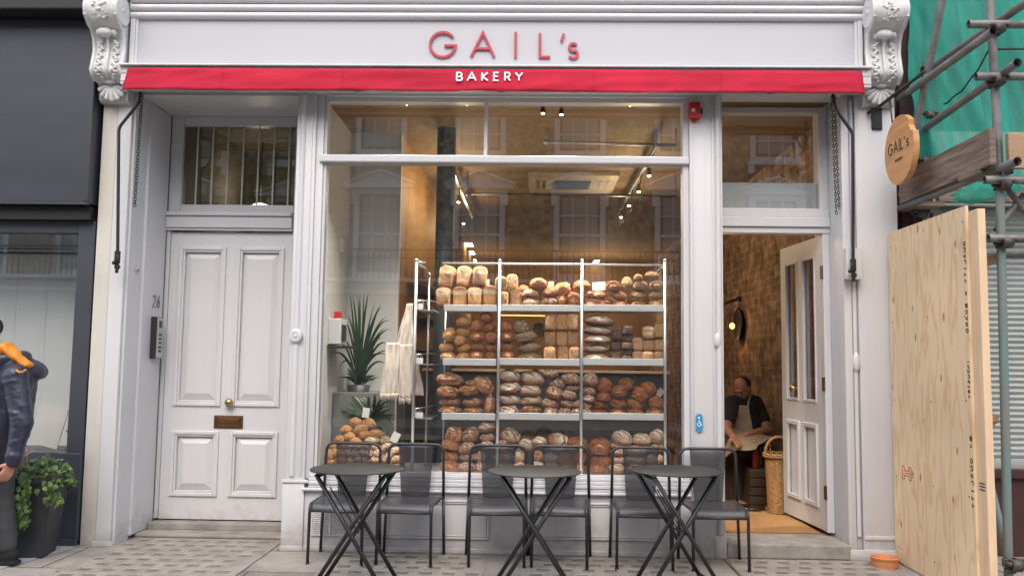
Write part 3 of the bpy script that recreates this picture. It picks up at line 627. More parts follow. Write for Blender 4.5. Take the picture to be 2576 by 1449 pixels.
# red raised name letters
bm = BM()
def zP(x, y): return 858.7+x*0.33334, y*0.33334
YF = -0.128
def fP(u, v, n): return (u, YF+0.012-n-0.0*v, v)
def zrect(x0, x1, y0, y1, Y):
    a = at(*zP(x0, y1), Y); b = at(*zP(x1, y0), Y); c = at(*zP(x0, y0), Y); d = at(*zP(x1, y1), Y)
    return (a.x+c.x)/2, (b.x+d.x)/2, (a.z+d.z)/2, (b.z+c.z)/2
for ch, x0, x1, y0, y1, w in (('G', 660, 870, 235, 440, .0175), ('A', 972, 1163, 236, 438, .0175), ('I', 1302, 1328, 242, 438, .0175), ('L', 1490, 1586, 242, 440, .0175), ("'", 1648, 1692, 246, 320, .018), ('s', 1705, 1796, 320, 450, .0185)):
    u0, u1, v0, v1 = zrect(x0, x1, y0, y1, YF); glyph(bm, ch, u0, u1, v0, v1, w, fP, 0.012)
obj('lettering', bm, REDL, fas, label='raised red letters reading GAIL\'s')

# ---- recess with the numbered door (plane Y = 0.6)
YD = 0.60
bm = BM()
box(bm, -2.984, -2.80, YD+0.02, YD+0.12, 3.36, 3.6); box(bm, -3.03, -1.70, 0.06, 0.72, 3.335, 3.50)    # soffit
box(bm, -2.984, -2.885, YD+0.01, YD+0.10, 2.40, 3.334, 0.004); box(bm, -1.955, -1.80, YD+0.01, YD+0.10, 0.05, 3.334, 0.004)
box(bm, -2.884, -1.956, YD+0.012, YD+0.10, 3.255, 3.334, 0.004); box(bm, -2.884, -1.956, YD+0.013, YD+0.10, 2.535, 2.60, 0.004)
box(bm, -2.984, -1.956, YD-0.025, YD+0.011, 2.405, 2.50, 0.006); box(bm, -2.984, -1.956, YD-0.045, YD+0.011, 2.501, 2.533, 0.008); box(bm, -2.984, -1.956, YD-0.01, YD+0.011, 2.385, 2.404, 0.003)
box(bm, -2.984, -2.955, YD+0.012, YD+0.10, 0.09, 2.384, 0.003)
dfr = obj('door_frame', bm, PAINT, shop)
bm = BM(); box(bm, -2.885, -1.955, YD+0.05, YD+0.056, 2.60, 3.256); tl = obj('transom_pane', bm, GLASSD, dfr)
bm = BM()
for k in range(7): 
    x = -2.885+0.93*(k+0.93)/7.35; tube(bm, [(x, YD+0.022, 2.60), (x, YD+0.022, 3.256)], 0.007, 8)
obj('security_bar', bm, mat('pale_bar_paint', (0.70, 0.68, 0.64), 0.5, 0.1), dfr)
# door leaf with raised-and-fielded panels
DX0, DX1, DZ0, DZ1 = -2.952, -1.957, 0.085, 2.372
bm = BM(); YL = YD+0.03; 
pan = [(-2.865, -2.505, 0.985, 2.245), (-2.395, -2.03, 0.985, 2.245), (-2.865, -2.505, 0.275, 0.765), (-2.395, -2.03, 0.275, 0.765)]
# stiles and rails as butted boards round the panel openings
box(bm, DX0, -2.865, YL, YL+0.05, DZ0, DZ1); box(bm, -2.505, -2.395, YL, YL+0.05, DZ0, DZ1); box(bm, -2.03, DX1, YL, YL+0.05, DZ0, DZ1)
for a, b in ((-2.865, -2.505), (-2.395, -2.03)):
    for z0, z1 in ((DZ0, 0.275), (0.765, 0.985), (2.245, DZ1)): box(bm, a, b, YL+0.0003, YL+0.05, z0, z1)
door = obj('front_door', bm, PAINT2, shop, label='white four panelled front door, closed')
for a, b, c, d in pan:
    bm = BM()
    frame(bm, a-0.012, b+0.012, c-0.012, d+0.012, 0.030, YL-0.016, YL+0.01, 0.006); frame(bm, a+0.018, b-0.018, c+0.018, d-0.018, 0.016, YL-0.006, YL+0.02, 0.004)
    i, s = 0.036, 0.052; yb, yf = YL+0.024, YL+0.002          # bevelled field
    o_ = [bm.verts.new(v) for v in ((a+i, yb, c+i), (b-i, yb, c+i), (b-i, yb, d-i), (a+i, yb, d-i))]
    n_ = [bm.verts.new(v) for v in ((a+i+s, yf, c+i+s), (b-i-s, yf, c+i+s), (b-i-s, yf, d-i-s), (a+i+s, yf, d-i-s))]
    for t in range(4): bm.faces.new((o_[t], o_[(t+1) % 4], n_[(t+1) % 4], n_[t]))
    bm.faces.new(n_); box(bm, a, b, YL+0.025, YL+0.045, c, d)
    obj('panel', fixn(bm), PAINT2, door)
bm = BM(); p = at(575, 1013, YL-.04); lathe(bm, [(0, 0.062), (.016, .061), (.030, .05), (.036, .034), (.030, .018), (.014, .008), (.014, 0), (.026, -.001), (.026, -.012)], (p.x, YL, p.z), 'Y', 24); obj('door_knob', fixn(bm), BRASS, door, 60)
bm = BM(); p = at(575, 1061, YL); box(bm, p.x-.117, p.x+.117, YL-.008, YL+.001, p.z-.052, p.z+.052, .004); frame(bm, p.x-.095, p.x+.095, p.z-.034, p.z+.036, .008, YL-.013, YL-.0085, .002); box(bm, p.x-.084, p.x+.084, YL-.012, YL-.0086, p.z-.024, p.z+.026, .002); box(bm, p.x-.05, p.x+.05, YL-.0145, YL-.0125, p.z-.006, p.z+.006, .001)
obj('letter_plate', bm, BRASSD, door)
bm = BM(); box(bm, -3.0, -1.78, 0.32, 0.72, 0.0, 0.026, 0.010); box(bm, -2.98, -1.80, 0.50, 0.75, 0.025, 0.074, 0.006); obj('threshold', bm, CONC, shop)
# hall behind the numbered door's transom
bm = BM(); box(bm, -2.99, -1.66, 2.6, 2.65, 0.1, 3.5); box(bm, -3.2, -2.986, 0.625, 2.6, 0.0, 3.5); box(bm, -2.9855, -2.95, 0.75, 2.6, 0.1, 3.5); box(bm, -1.70, -1.66, 0.75, 2.6, 0.1, 3.5); box(bm, -2.99, -1.66, 0.75, 2.65, 3.45, 3.5)
obj('hall_wall', bm, mat('hall_wall_paint', (0.33, 0.30, 0.24), 0.7, 0.1), shop)
# number 26
bm = BM(); p = at(396, 758, 0.46)
def jP(u, v, n): return (-2.9845+n, u, v)
glyph(bm, '2', 0.405, 0.465, p.z-0.052, p.z+0.052, 0.011, jP, 0.006); glyph(bm, '6', 0.48, 0.54, p.z-0.052, p.z+0.052, 0.011, jP, 0.006)
obj('house_number', bm, mat('grey_metal_digits', (0.30, 0.27, 0.25), 0.4, 0.1, metal=0.5), shop, label='small metal digits reading 26')

# ---- post between door and window
bm = BM(); box(bm, -1.772, -1.63, 0.0, 0.30, 0, 3.335, 0.004); box(bm, -1.629, -1.575, 0.015, 0.16, 0.50, 3.335, 0.004)
box(bm, -1.785, -1.628, -0.014, -0.001, 0, 0.47, 0.004); box(bm, -1.79, -1.60, -0.022, -0.001, 0.471, 0.495, 0.004); box(bm, -1.79, -1.628, -0.022, -0.015, 0, 0.03, 0.002)
box(bm, -1.668, -1.655, -0.008, -0.0005, 0.52, 3.33, 0.003)
for x in (-1.725,): tube(bm, [(x, 0.0, 0.52), (x, 0.0, 3.32)], 0.020, 14)
p = at(744, 845, -0.02)
box(bm, p.x-.026, p.x+.026, -.020, -.001, p.z-.054, p.z+.054, .008)
lathe(bm, [(0, .040), (.008, .040), (.010, .030), (.022, .028), (.026, .034), (.032, .030), (.036, .034), (.045, .030), (.050, .0)], (p.x, -0.004, p.z), 'Y', 32)
obj('post', fixn(bm), PAINT, shop, 40, label='white moulded post with a round rosette')
# ---- right pier between window and open door
bm = BM(); box(bm, 1.138, 1.378, 0.0, 0.30, 0, 3.40, 0.004); box(bm, 1.141, 1.158, -0.010, -0.0005, 0.50, 3.33, 0.004); tube(bm, [(1.345, -0.002, 0.16), (1.345, -0.002, 3.33)], 0.021, 14)
box(bm, 1.30, 1.312, -0.008, -0.0005, 0.50, 3.33, 0.003); box(bm, 1.158, 1.302, -0.010, -0.0005, 0.0, 0.45, 0.003); box(bm, 1.302, 1.384, -0.018, -0.0005, 0, 0.155, 0.004)
p = at(1806, 856, -.02); ell(bm, (p.x, -0.012, p.z), (.026, .022, .060)); 
obj('pier', bm, PAINT, shop, 40)
# ---- head over window, between soffit and awning box
bm = BM(); box(bm, -1.76, 2.25, -0.015, 0.16, 3.335, 3.48, 0.004); box(bm, -1.57, 1.137, 0.0, 0.15, 3.318, 3.334, 0.003); obj('window_head', bm, PAINT, shop)
# ---- main window
bm = BM()
box(bm, -1.574, -1.552, 0.03, 0.12, 0.50, 3.317, 0.004); box(bm, 1.095, 1.137, 0.02, 0.12, 0.50, 3.317, 0.004)
box(bm, -1.60, 1.136, -0.012, 0.12, 2.815, 2.872, 0.010); box(bm, -1.551, 1.094, 0.035, 0.12, 3.285, 3.316, 0.003)
box(bm, -0.378, -0.352, 0.028, 0.12, 2.873, 3.284, 0.005); box(bm, -1.551, 1.094, 0.04, 0.12, 0.50, 0.548, 0.006)
win = obj('shop_window', bm, PAINT, shop)
for x0, x1, z0, z1 in ((-1.551, -0.379, 2.873, 3.284), (-0.351, 1.094, 2.873, 3.284), (-1.551, 1.094, 0.549, 2.814)):
    bm = BM(); box(bm, x0, x1, 0.085, 0.091, z0, z1); obj('pane', bm, GLASS, win)
bm = BM()
for z0, z1, y in ((0.512, 0.535, 0.005), (0.489, 0.511, -0.006), (0.462, 0.488, -0.020), (0.440, 0.461, -0.012)): box(bm, -1.60, 1.137, y, 0.04, z0, z1, 0.005)
box(bm, -1.64, 1.137, -0.034, 0.04, 0.420, 0.4395, 0.006); obj('sill', bm, PAINT, win)
# ---- stall riser under the window
bm = BM(); box(bm, -1.628, 1.137, 0.006, 0.12, 0, 0.4195); box(bm, -1.628, 1.137, -0.012, 0.005, 0, 0.028, 0.003)
def panel_mould(x0, x1, z0, z1):
    frame(bm, x0, x1, z0, z1, 0.014, -0.010, 0.0055, 0.004); frame(bm, x0+0.018, x1-0.018, z0+0.018, z1-0.018, 0.008, -0.004, 0.0055, 0.002)
a = at(1231, 1259, 0); b = at(1231, 1357, 0); panel_mould(-1.22, a.x, b.z, a.z)
a = at(1338, 1262, 0); b = at(1663, 1361, 0); panel_mould(a.x, b.x, b.z, a.z)
ris = obj('stall_riser', bm, PAINT, shop)
bm = BM(); a = at(783, 1283, 0); b = at(877, 1349, 0)
frame(bm, a.x, b.x, b.z, a.z, 0.012, -0.006, 0.0055, 0.002)
n = 12
for k in range(n):
    z = b.z+0.015+(a.z-b.z-0.03)*k/(n-1); box(bm, a.x+.0125, b.x-.0125, -0.006, 0.004, z-.005, z+.003, rot=Matrix.Rotation(R(35), 3, 'X'))
box(bm, (a.x+b.x)/2-.006, (a.x+b.x)/2+.006, -0.0105, 0.003, b.z+.0125, a.z-.0125); obj('vent_grille', bm, PAINT, ris)
# ---- open doorway on the right (plane Y = 0.28)
YS = 0.28
bm = BM()
box(bm, 1.379, 2.244, YS-0.012, YS+0.09, 2.355, 2.40, 0.004); box(bm, 1.379, 2.244, YS-0.030, YS+0.09, 2.401, 2.475, 0.006); box(bm, 1.379, 2.244, YS-0.014, YS+0.09, 2.476, 2.545, 0.006)
box(bm, 2.19, 2.244, YS-0.005, YS+0.09, 0.13, 2.354, 0.004); box(bm, 2.175, 2.244, YS, YS+0.09, 2.546, 3.334, 0.004); box(bm, 1.379, 1.425, YS, YS+0.09, 2.546, 3.334, 0.004); box(bm, 1.426, 2.174, YS+0.002, YS+0.09, 3.29, 3.334, 0.004)
sfr = obj('shop_door_frame', bm, PAINT, shop)
bm = BM(); box(bm, 1.426, 2.174, YS+0.045, YS+0.050, 2.546, 3.289); obj('transom_pane', bm, GLASS, sfr)
bm = BM(); box(bm, 1.426, 2.174, YS+0.060, YS+0.075, 2.546, 2.755); obj('frosted_strip', bm, mat('grey_film', (0.46, 0.48, 0.48), 0.5, 0.05), sfr)
bm = BM(); box(bm, 1.385, 2.25, -0.03, 0.36, 0.0, 0.105, 0.012); obj('door_step', bm, CONC, shop)
# shop door leaf, open inward, hinged on the right
HX, HY = 2.19, YS+0.06
LW, LH0, LH1 = 0.80, 0.135, 2.345
e1 = at(1969, 1000, 0.9)
ang = None
best = 9
for k in range(20, 89):                                            # opening angle that puts the free edge where it stands
    fx, fy = HX-LW*math.cos(R(k)), HY+LW*math.sin(R(k)); q = abs(fx-at(1969, 1000, fy).x)
    if q < best: best, ang = q, R(k)
lx = Vector((-math.cos(ang), math.sin(ang), 0)); ln = Vector((-math.sin(ang), -math.cos(ang), 0))    # along the leaf; outward face
MD = Matrix((( -math.cos(ang), -ln.x, 0, HX), (math.sin(ang), -ln.y, 0, HY), (0, 0, 1, 0), (0, 0, 0, 1)))   # local x = from hinge, y = away from viewer
def leafbox(bm, a, b, y0, y1, z0, z1, bev=0.0):
    t = BM(); box(t, a, b, y0, y1, z0, z1, bev); bmesh.ops.transform(t, matrix=MD, verts=t.verts); bmesh.ops.recalc_face_normals(t, faces=t.faces)
    me = bpy.data.meshes.new('t'); t.to_mesh(me); t.free(); bm.from_mesh(me); bpy.data.meshes.remove(me)
bm = BM(); op = [(0.10, 0.345, 1.08, 2.20), (0.445, 0.69, 1.08, 2.20)]; lp = [(0.10, 0.345, 0.30, 0.90), (0.445, 0.69, 0.30, 0.90)]
leafbox(bm, 0, 0.10, 0, 0.045, LH0, LH1); leafbox(bm, 0.345, 0.445, 0, 0.045, LH0, LH1); leafbox(bm, 0.69, LW, 0, 0.045, LH0, LH1)
for a, b in ((0.10, 0.345), (0.445, 0.69)):
    for z0, z1 in ((LH0, 0.30), (0.90, 1.08), (2.20, LH1)): leafbox(bm, a, b, 0.0005, 0.0445, z0, z1)
sdoor = obj('shop_door', bm, PAINT2, shop, label='white half glazed shop door standing open inward')
def leafframe(bm, x0, x1, z0, z1, w, y0, y1):
    leafbox(bm, x0, x0+w, y0, y1, z0, z1, .004); leafbox(bm, x1-w, x1, y0, y1, z0, z1, .004); leafbox(bm, x0+w, x1-w, y0+.001, y1, z0, z0+w, .004); leafbox(bm, x0+w, x1-w, y0+.001, y1, z1-w, z1, .004)
for a, b, c, d in op:
    bm = BM(); leafframe(bm, a-.008, b+.008, c-.008, d+.008, .022, -.008, .02); obj('glazing_bead', bm, PAINT2, sdoor)
    bm = BM(); leafbox(bm, a+.001, b-.001, 0.022, 0.027, c+.001, d-.001); obj('pane', bm, GLASS, sdoor)
for a, b, c, d in lp:
    bm = BM(); leafframe(bm, a-.012, b+.012, c-.012, d+.012, .034, -.016, .01); leafbox(bm, a+.001, b-.001, .018, .03, c+.001, d-.001); obj('panel', bm, PAINT2, sdoor)
bm = BM(); kc = MD @ Vector((0.47, 0, 1.17)); lathe(bm, [(0, .062), (.018, .060), (.030, .048), (.030, .034), (.012, .022), (.012, .006), (.026, .004), (.026, 0)], kc, (lx, Vector((0, 0, 1)), ln), 20)
obj('door_knob', fixn(bm), BRASS, sdoor, 60)
bm = BM(); leafbox(bm, LW-0.002, LW+0.003, 0.008, 0.036, 0.98, 1.42); obj('lock_plate', bm, BRASSD, sdoor)
for z in (0.42, 1.22, 2.06):
    bm = BM(); box(bm, 2.178, 2.1895, YS-0.008, YS+0.03, z-.05, z+.05); obj('hinge', bm, BRASSD, sfr)

# ---- inside of the shop
bm = BM(); box(bm, -1.66, 2.42, 0.37, 11.2, -0.05, 0.10); obj('floor', bm, FLOORW, shop)
bm = BM(); box(bm, -1.66, 2.45, 0.17, 11.2, 3.36, 3.48); obj('ceiling', bm, CEIL, shop)
bm = BM(); box(bm, -1.66, -1.625, 0.17, 1.2, 0.1, 3.36); box(bm, -1.66, -1.176, 1.2, 1.26, 0.1, 3.36); obj('partition', bm, INTW, shop)
bm = BM(); box(bm, -1.22, -1.178, 1.261, 11.0, 0.1, 3.36); obj('side_wall', bm, ORANGE, shop, label='ochre plastered side wall')
bm = BM(); box(bm, 2.34, 2.42, 0.40, 11.0, 0.1, 3.36); obj('side_wall', bm, BRICKI, shop, label='exposed old brick side wall')
bm = BM(); box(bm, -1.2, 2.35, 11.0, 11.1, 0.1, 3.36); obj('back_wall', bm, BACKW, shop)
bm = BM(); box(bm, -1.60, 1.12, 0.13, 0.95, 0.10, 0.515, 0.004); obj('window_bed', bm, SHELF, shop)
bm = BM(); a = at(900, 985, 0.95); box(bm, -1.62, -1.18, 0.75, 1.195, 0.516, a.z, 0.004); obj('display_ledge', bm, GREYLEDGE, shop)
bm = BM(); c = at(1117, 700, 1.05); tube(bm, [(c.x, 1.05, 0.1), (c.x, 1.05, 3.36)], 0.082, 24); obj('iron_column', bm, COLM, shop, 40)

# ================================================================ AWNING
aw = thing('awning', 'long red fabric awning rolled in above the shop window', 'awning', (-0.33, -0.15, 3.3))
bm = BM(); box(bm, -3.03, 2.40, -0.195, -0.016, 3.335, 3.470, 0.006); box(bm, -3.035, 2.405, -0.225, -0.03, 3.4705, 3.485, 0.004); box(bm, -3.03, 2.40, -0.20, -0.19, 3.36, 3.366); box(bm, -3.03, 2.40, -0.20, -0.19, 3.42, 3.426)
obj('cassette', bm, PAINT, aw)
# valance cloth
def val(u, v):
    # u along, v down
    xt0, xt1, xb0, xb1 = -2.975, 2.330, -2.995, 2.338
    x = (xt0+(xt1-xt0)*u)*(1-v)+(xb0+(xb1-xb0)*u)*v
    z = 3.449-0.170*v-0.009*noise.noise((x*0.9, 0, 3))*v-.004*noise.noise((x*4, 0, 8))*v
    y = -0.222-0.030*v-0.012*noise.noise((x*1.3, v*2, 0))-0.007*noise.noise((x*5+v*3, v*3, 5))-.003*noise.noise((x*16+v*8, v*4, 9))
    if u > 0.985: y += 0.03*(u-0.985)/0.015*0.5
    if u < 0.012: y += 0.03*(0.012-u)/0.012*0.5
    return Vector((x, y, z))
bm = BM(); sheet(bm, val, 200, 8); solidify(bm, 0.004); vl = obj('valance', bm, RED, aw)
bm = BM(); tube(bm, [(-2.97, -0.206, 3.300), (2.31, -0.206, 3.300)], 0.008, 10); obj('front_bar', bm, PAINT, aw)
bm = BM()
def zP2(x, y): return 858.7+x*0.33334, y*0.33334
def vP(u, v, n): return (u, -0.252-0.030*(3.449-v)/0.17+0.02-n, v)
for ch, x0, x1 in (('B', 866, 918), ('A', 946, 1022), ('K', 1056, 1112), ('E', 1146, 1192), ('R', 1229, 1280), ('Y', 1308, 1372)):
    u0, u1, v0, v1 = zrect(x0, x1, 544, 618, -0.245); glyph(bm, ch, u0, u1, v0, v1, 0.0105, vP, 0.007)
obj('lettering', bm, WHITEL, vl, label='white letters reading BAKERY')
for u in (.135, .30, .47, .64, .81):
    bm = BM(); sheet(bm, lambda a, v: val(u+(a-.5)*.0022, v)+Vector((0, -.0012, 0)), 2, 8); solidify(bm, .0015); obj('seam', bm, RED, vl)
YA = -0.12
def apt(x, y, Y=YA): return at(x, y, Y)
def arm(pts, parent):
    P = [apt(*q) for q in pts]; bm = BM()
    path = [P[0]]+arc(P[0].lerp(P[1], .5), P[1].lerp(P[2], .18), P[1], 5)+arc(P[1].lerp(P[2], .88), P[2].lerp(P[3], .04), P[2], 5)+[P[3]]
    tube(bm, path, 0.0115, 10)
    e = P[3]; tube(bm, [e, e+Vector((0, 0, -0.025))], 0.021, 12); box(bm, e.x-.017, e.x+.017, e.y-.017, e.y+.017, e.z-.09, e.z-.02, .005)
    ell(bm, (e.x-.022, e.y, e.z-.085), .016); lathe(bm, [(0, -.007), (.020, -.007), (.020, .007), (0, .007)], (e.x+.003, e.y, e.z-.115), 'Y', 14)
    box(bm, e.x-.011, e.x+.013, e.y-.006, e.y+.006, e.z-.16, e.z-.09, .004)
    return obj('crank_arm', fixn(bm), BLACKM, parent, 50)
arm([(352, 232), (350, 258), (299, 322), (296, 632)], aw)
arm([(2095, 238), (2100, 272), (2145, 335), (2146, 652)], aw)
def chain(x0, y0, x1, y1, Y, off=0):
    bm = BM(); a, b = at(x0, y0, Y), at(x1, y1, Y); n = int((a-b).length/0.022)
    for k in range(n):
        c = a.lerp(b, k/n); rx, ry = (0.009, 0.003) if k % 2 else (0.003, 0.009)
        pts = [(c.x+rx*math.cos(t), c.y+ry*math.cos(t), c.z+0.015*math.sin(t)) for t in [2*math.pi*i/8 for i in range(9)]]
        tube(bm, pts, 0.0030, 5, caps=False)
    return bm
obj('pull_chain', chain(357, 240, 338, 524, -0.03), BLACKM, aw)
obj('pull_chain', chain(2092, 240, 2104, 543, 0.02), BLACKM, aw); obj('pull_chain', chain(2099, 240, 2111, 530, 0.0), BLACKM, aw)
# roller and brackets under the awning (seen mirrored in the upper glass)
bm = BM(); tube(bm, [(-2.7, -0.17, 3.318), (2.1, -0.17, 3.318)], 0.016, 10); obj('roller', bm, DARKP, aw)
for x in (-1.3, -0.25, 0.75, 1.7):
    bm = BM(); box(bm, x-.03, x+.03, -.19, -.12, 3.31, 3.336, .005); obj('bracket', bm, DARKP, aw)

# ================================================================ SMALL FITTINGS ON THE SHOPFRONT
al = thing('alarm_sounder', 'red fire alarm box high on the white pier', 'alarm', (1.17, -0.02, 3.12))
a = at(1733, 259, -.03); b = at(1761, 300, -.03); bm = BM(); box(bm, a.x, b.x, -.055, -.0005, b.z, a.z, .006); box(bm, a.x+.015, b.x-.02, -.03, -.001, b.z-.012, b.z+.002, .003); obj('casing', bm, REDP, al)
bm = BM(); c = at(1744, 278, -.055); box(bm, c.x-.013, c.x+.013, -.060, -.0545, c.z-.012, c.z+.014, .003); obj('strobe', bm, WHITEL, al)
bm = BM(); box(bm, b.x+.0005, b.x+.018, -.04, -.005, b.z+.04, b.z+.075, .003); obj('cable_gland', bm, DARKP, al)
sg = thing('pull_sign', 'small blue oval sign with white symbol on the pier', 'sign', (at(1759, 1062, 0).x, -.004, at(1759, 1062, 0).z-.06))
c = at(1759, 1063, -.01); bm = BM()
out = [(c.x+.024*math.cos(R(t)), c.z+.040+.024*math.sin(R(t))) for t in range(0, 181, 15)]+[(c.x+.024*math.cos(R(t)), c.z-.040+.024*math.sin(R(t))) for t in range(180, 361, 15)]
prism(bm, out, -.016, -.0105, 'XZ'); obj('plate', bm, BLUEP, sg)
bm = BM()
def sP(u, v, n): return (c.x+u, -.0165-n, c.z+v)
ribbon(bm, [(-.002, .022), (-.001, .002), (.009, .001), (.013, -.018)], .005, sP, .001, 0); ribbon(bm, cpts(-.001, -.010, .012, .013, 130, 330, 12), .004, sP, .001, .0005)
ribbon(bm, cpts(-.003, .036, .004, .004, 0, 330, 10), .005, sP, .001, 0); obj('symbol', bm, WHITEL, sg)
it = thing('door_intercom', 'steel entry phone panel beside the numbered door', 'intercom', (-2.965, 0.46, 1.35))
a = at(390, 797, 0.42); b = at(384, 902, 0.42); bm = BM(); box(bm, -2.9845, -2.937, 0.40, 0.52, b.z, a.z, .004); obj('casing', bm, DARKP, it)
bm = BM(); box(bm, -2.9368, -2.933, 0.406, 0.514, b.z+.006, a.z-.006, .001); obj('face_plate', bm, STEEL, it)
for k in range(5): bm = BM(); box(bm, -2.9329, -2.930, 0.435, 0.485, b.z+.05+k*.032, b.z+.068+k*.032, .002); obj('button', bm, DARKP, it)
bm = BM(); box(bm, -2.9329, -2.931, 0.435, 0.485, a.z-.085, a.z-.03); obj('speaker_grille', bm, DARKP, it)
bm = BM(); c = at(336, 681, 0.2); bm2 = lathe(bm, [(.012, 0), (.018, .004), (.022, .010), (.018, .014), (.012, .012)], (-3.004, 0.16, c.z), 'X', 16); tag(obj('wall_eyelet', fixn(bm), PAINT), 'tiny white ring on the reveal left of the door', 'eyelet')

# hanging wooden sign
hs = thing('hanging_sign', 'round wooden shop sign with a bite notch on a black bracket', 'sign', (2.50, -0.02, 2.5))
a = at(2191, 266, -.01); b = at(2219, 327, -.01); bm = BM(); box(bm, a.x, b.x, -.022, -.0065, b.z, a.z, .005)
obj('wall_plate', bm, BLACKM, hs)
XS = 2.50
bm = BM(); z0 = (a.z+b.z)/2+.03; tube(bm, [(XS-.06, -.022, z0), (XS-.03, -.10, z0+.01), (XS, -.80, z0+.045)], .012, 10)
for y in (-.30,): tube(bm, [(XS-.02, y, z0+.025), (XS, y, at(2264, 378, -.425).z+.18)], .005, 8)
obj('bracket', bm, BLACKM, hs)
SC = Vector((XS, -.425, at(2264, 378, -.425).z)); SR = .232; bm = BM()
pts = []
for k in range(72):
    t = R(k*5); y, z = SR*math.cos(t), SR*1.02*math.sin(t); pts.append((y, z))
# notch: remove a rounded bite at the upper outer edge (outer = towards the street, -y)
pts2 = []
for k in range(72):
    t = R(k*5); y, z = -SR*math.cos(t), SR*1.02*math.sin(t)
    if 20 < k*5 < 42:
        r = SR*(0.89 if k*5 > 24 else .93); y, z = -r*math.cos(t), r*1.02*math.sin(t)
    pts2.append((SC.y+y, SC.z+z))
prism(bm, pts2, XS-.020, XS+.020, 'YZ'); bmesh.ops.bevel(bm, geom=[e for e in bm.edges if abs(e.verts[0].co.x-e.verts[1].co.x) < 1e-5], offset=.003, segments=2, affect='EDGES')
board = obj('board', bm, OAKW, hs, 35)
bm = BM()
def hP(u, v, n): return (XS-.0205-n, SC.y-u, SC.z+v)
xs = -.165
for ch, w, h in (('G', .075, .085), ('A', .065, .085), ('I', .012, .085), ('L', .042, .085), ("'", .02, .03), ('s', .042, .055)):
    v0 = -.01+.055 if ch == "'" else -.01
    glyph(bm, ch, xs, xs+w, v0+xs*.0, v0+h, .0095, hP, .002); xs += w+(.016 if ch != 'L' else .008)
xs = -.055
for ch in 'BAKERY': glyph(bm, ch, xs, xs+.013, -.075, -.055, .0032, hP, .002); xs += .020
obj('lettering', bm, SIGNINK, board, label='thin dark letters reading GAIL\'s BAKERY')

# ================================================================ DARK NEIGHBOUR ON THE LEFT
nb = thing('neighbour_shop', 'dark grey shopfront with a tall window left of the white shop', 'shop', (-5.5, 0.3, 0))
bm = BM(); box(bm, -8.2, -3.27, -0.10, 0.3, 2.475, 3.86, 0.004); box(bm, -8.2, -3.268, -0.115, -0.08, 2.46, 2.474, 0.003); box(bm, -3.305, -3.2695, -0.106, -0.101, 2.49, 3.855); obj('fascia', bm, DARKF, nb)
bm = BM(); box(bm, -8.2, -3.262, -0.28, 0.3, 3.865, 4.6, 0.01); box(bm, -8.2, -3.275, -0.05, 0.4, 2.36, 2.458); obj('soffit', bm, BLACKW, nb)
bm = BM(); box(bm, -3.385, -3.26, 0.01, 0.14, 0.60, 2.359, .004); box(bm, -8.2, -3.386, 0.02, 0.14, 2.27, 2.36, .004); box(bm, -8.2, -3.386, 0.0, 0.14, 0.60, 0.66, .004); box(bm, -6.1, -6.0, 0.01, .14, .66, 2.27); fr = obj('window_frame', bm, DARKM, nb)
bm = BM(); box(bm, -8.2, -3.386, 0.07, 0.076, 0.661, 2.269); obj('pane', bm, GLASS, fr)
bm = BM(); box(bm, -8.2, -3.255, -0.015, 0.14, 0.03, 0.60, .006); box(bm, -3.42, -3.25, -0.035, -0.014, 0.06, 0.66, .006); box(bm, -3.42, -3.25, -0.045, -0.0155, 0.0, 0.0595, .004); obj('stall_riser', bm, DARKM, nb)
bm = BM(); box(bm, -8.2, -3.25, 0.62, 0.66, 0.3, 2.6)
for k in range(20): box(bm, -8.2+k*.25, -8.196+k*.25, .617, .62, .3, 2.6)
obj('blind', bm, mat('pale_grey_blind', (0.66, 0.70, 0.70), 0.8, 0.05), nb)
bm = BM(); box(bm, -8.2, -3.4, 0.50, 0.53, 2.17, 2.185); box(bm, -8.2, -3.4, .50, .53, 2.205, 2.212); obj('blind_track', bm, BLACKM, nb)
bm = BM(); box(bm, -8.2, -3.25, .141, .61, .55, .645); obj('display_shelf', bm, mat('dark_shelf', (.10, .105, .11), .5), nb)
ps = thing('show_card', 'white leaning card inside the dark shop window', 'card', (-3.60, .35, .65))
bm = BM(); box(bm, -3.74, -3.52, .20, .208, .68, 1.0, rot=Matrix.Rotation(R(14), 3, 'Y')); obj('card', bm, CARD, ps); bm = BM(); tube(bm, [(-3.44, .30, .646), (-3.50, .212, .80)], .006); obj('strut', bm, DARKP, ps)
bm = BM(); box(bm, -3.52, -3.42, .40, .43, .80, .86, .004, rot=Matrix.Rotation(R(12), 3, 'Y')); tag(obj('ticket', bm, CARD), 'small white paper ticket inside the dark shop window', 'ticket')
bm = BM(); box(bm, -3.415, -3.262, .2, .5, 0, 7, .01); obj('party_wall', bm, MAROON, nb)
bm = BM(); box(bm, -8.2, -3.3, .3, .5, 4.5, 7.5); obj('upper_wall', bm, BRICKO, nb)

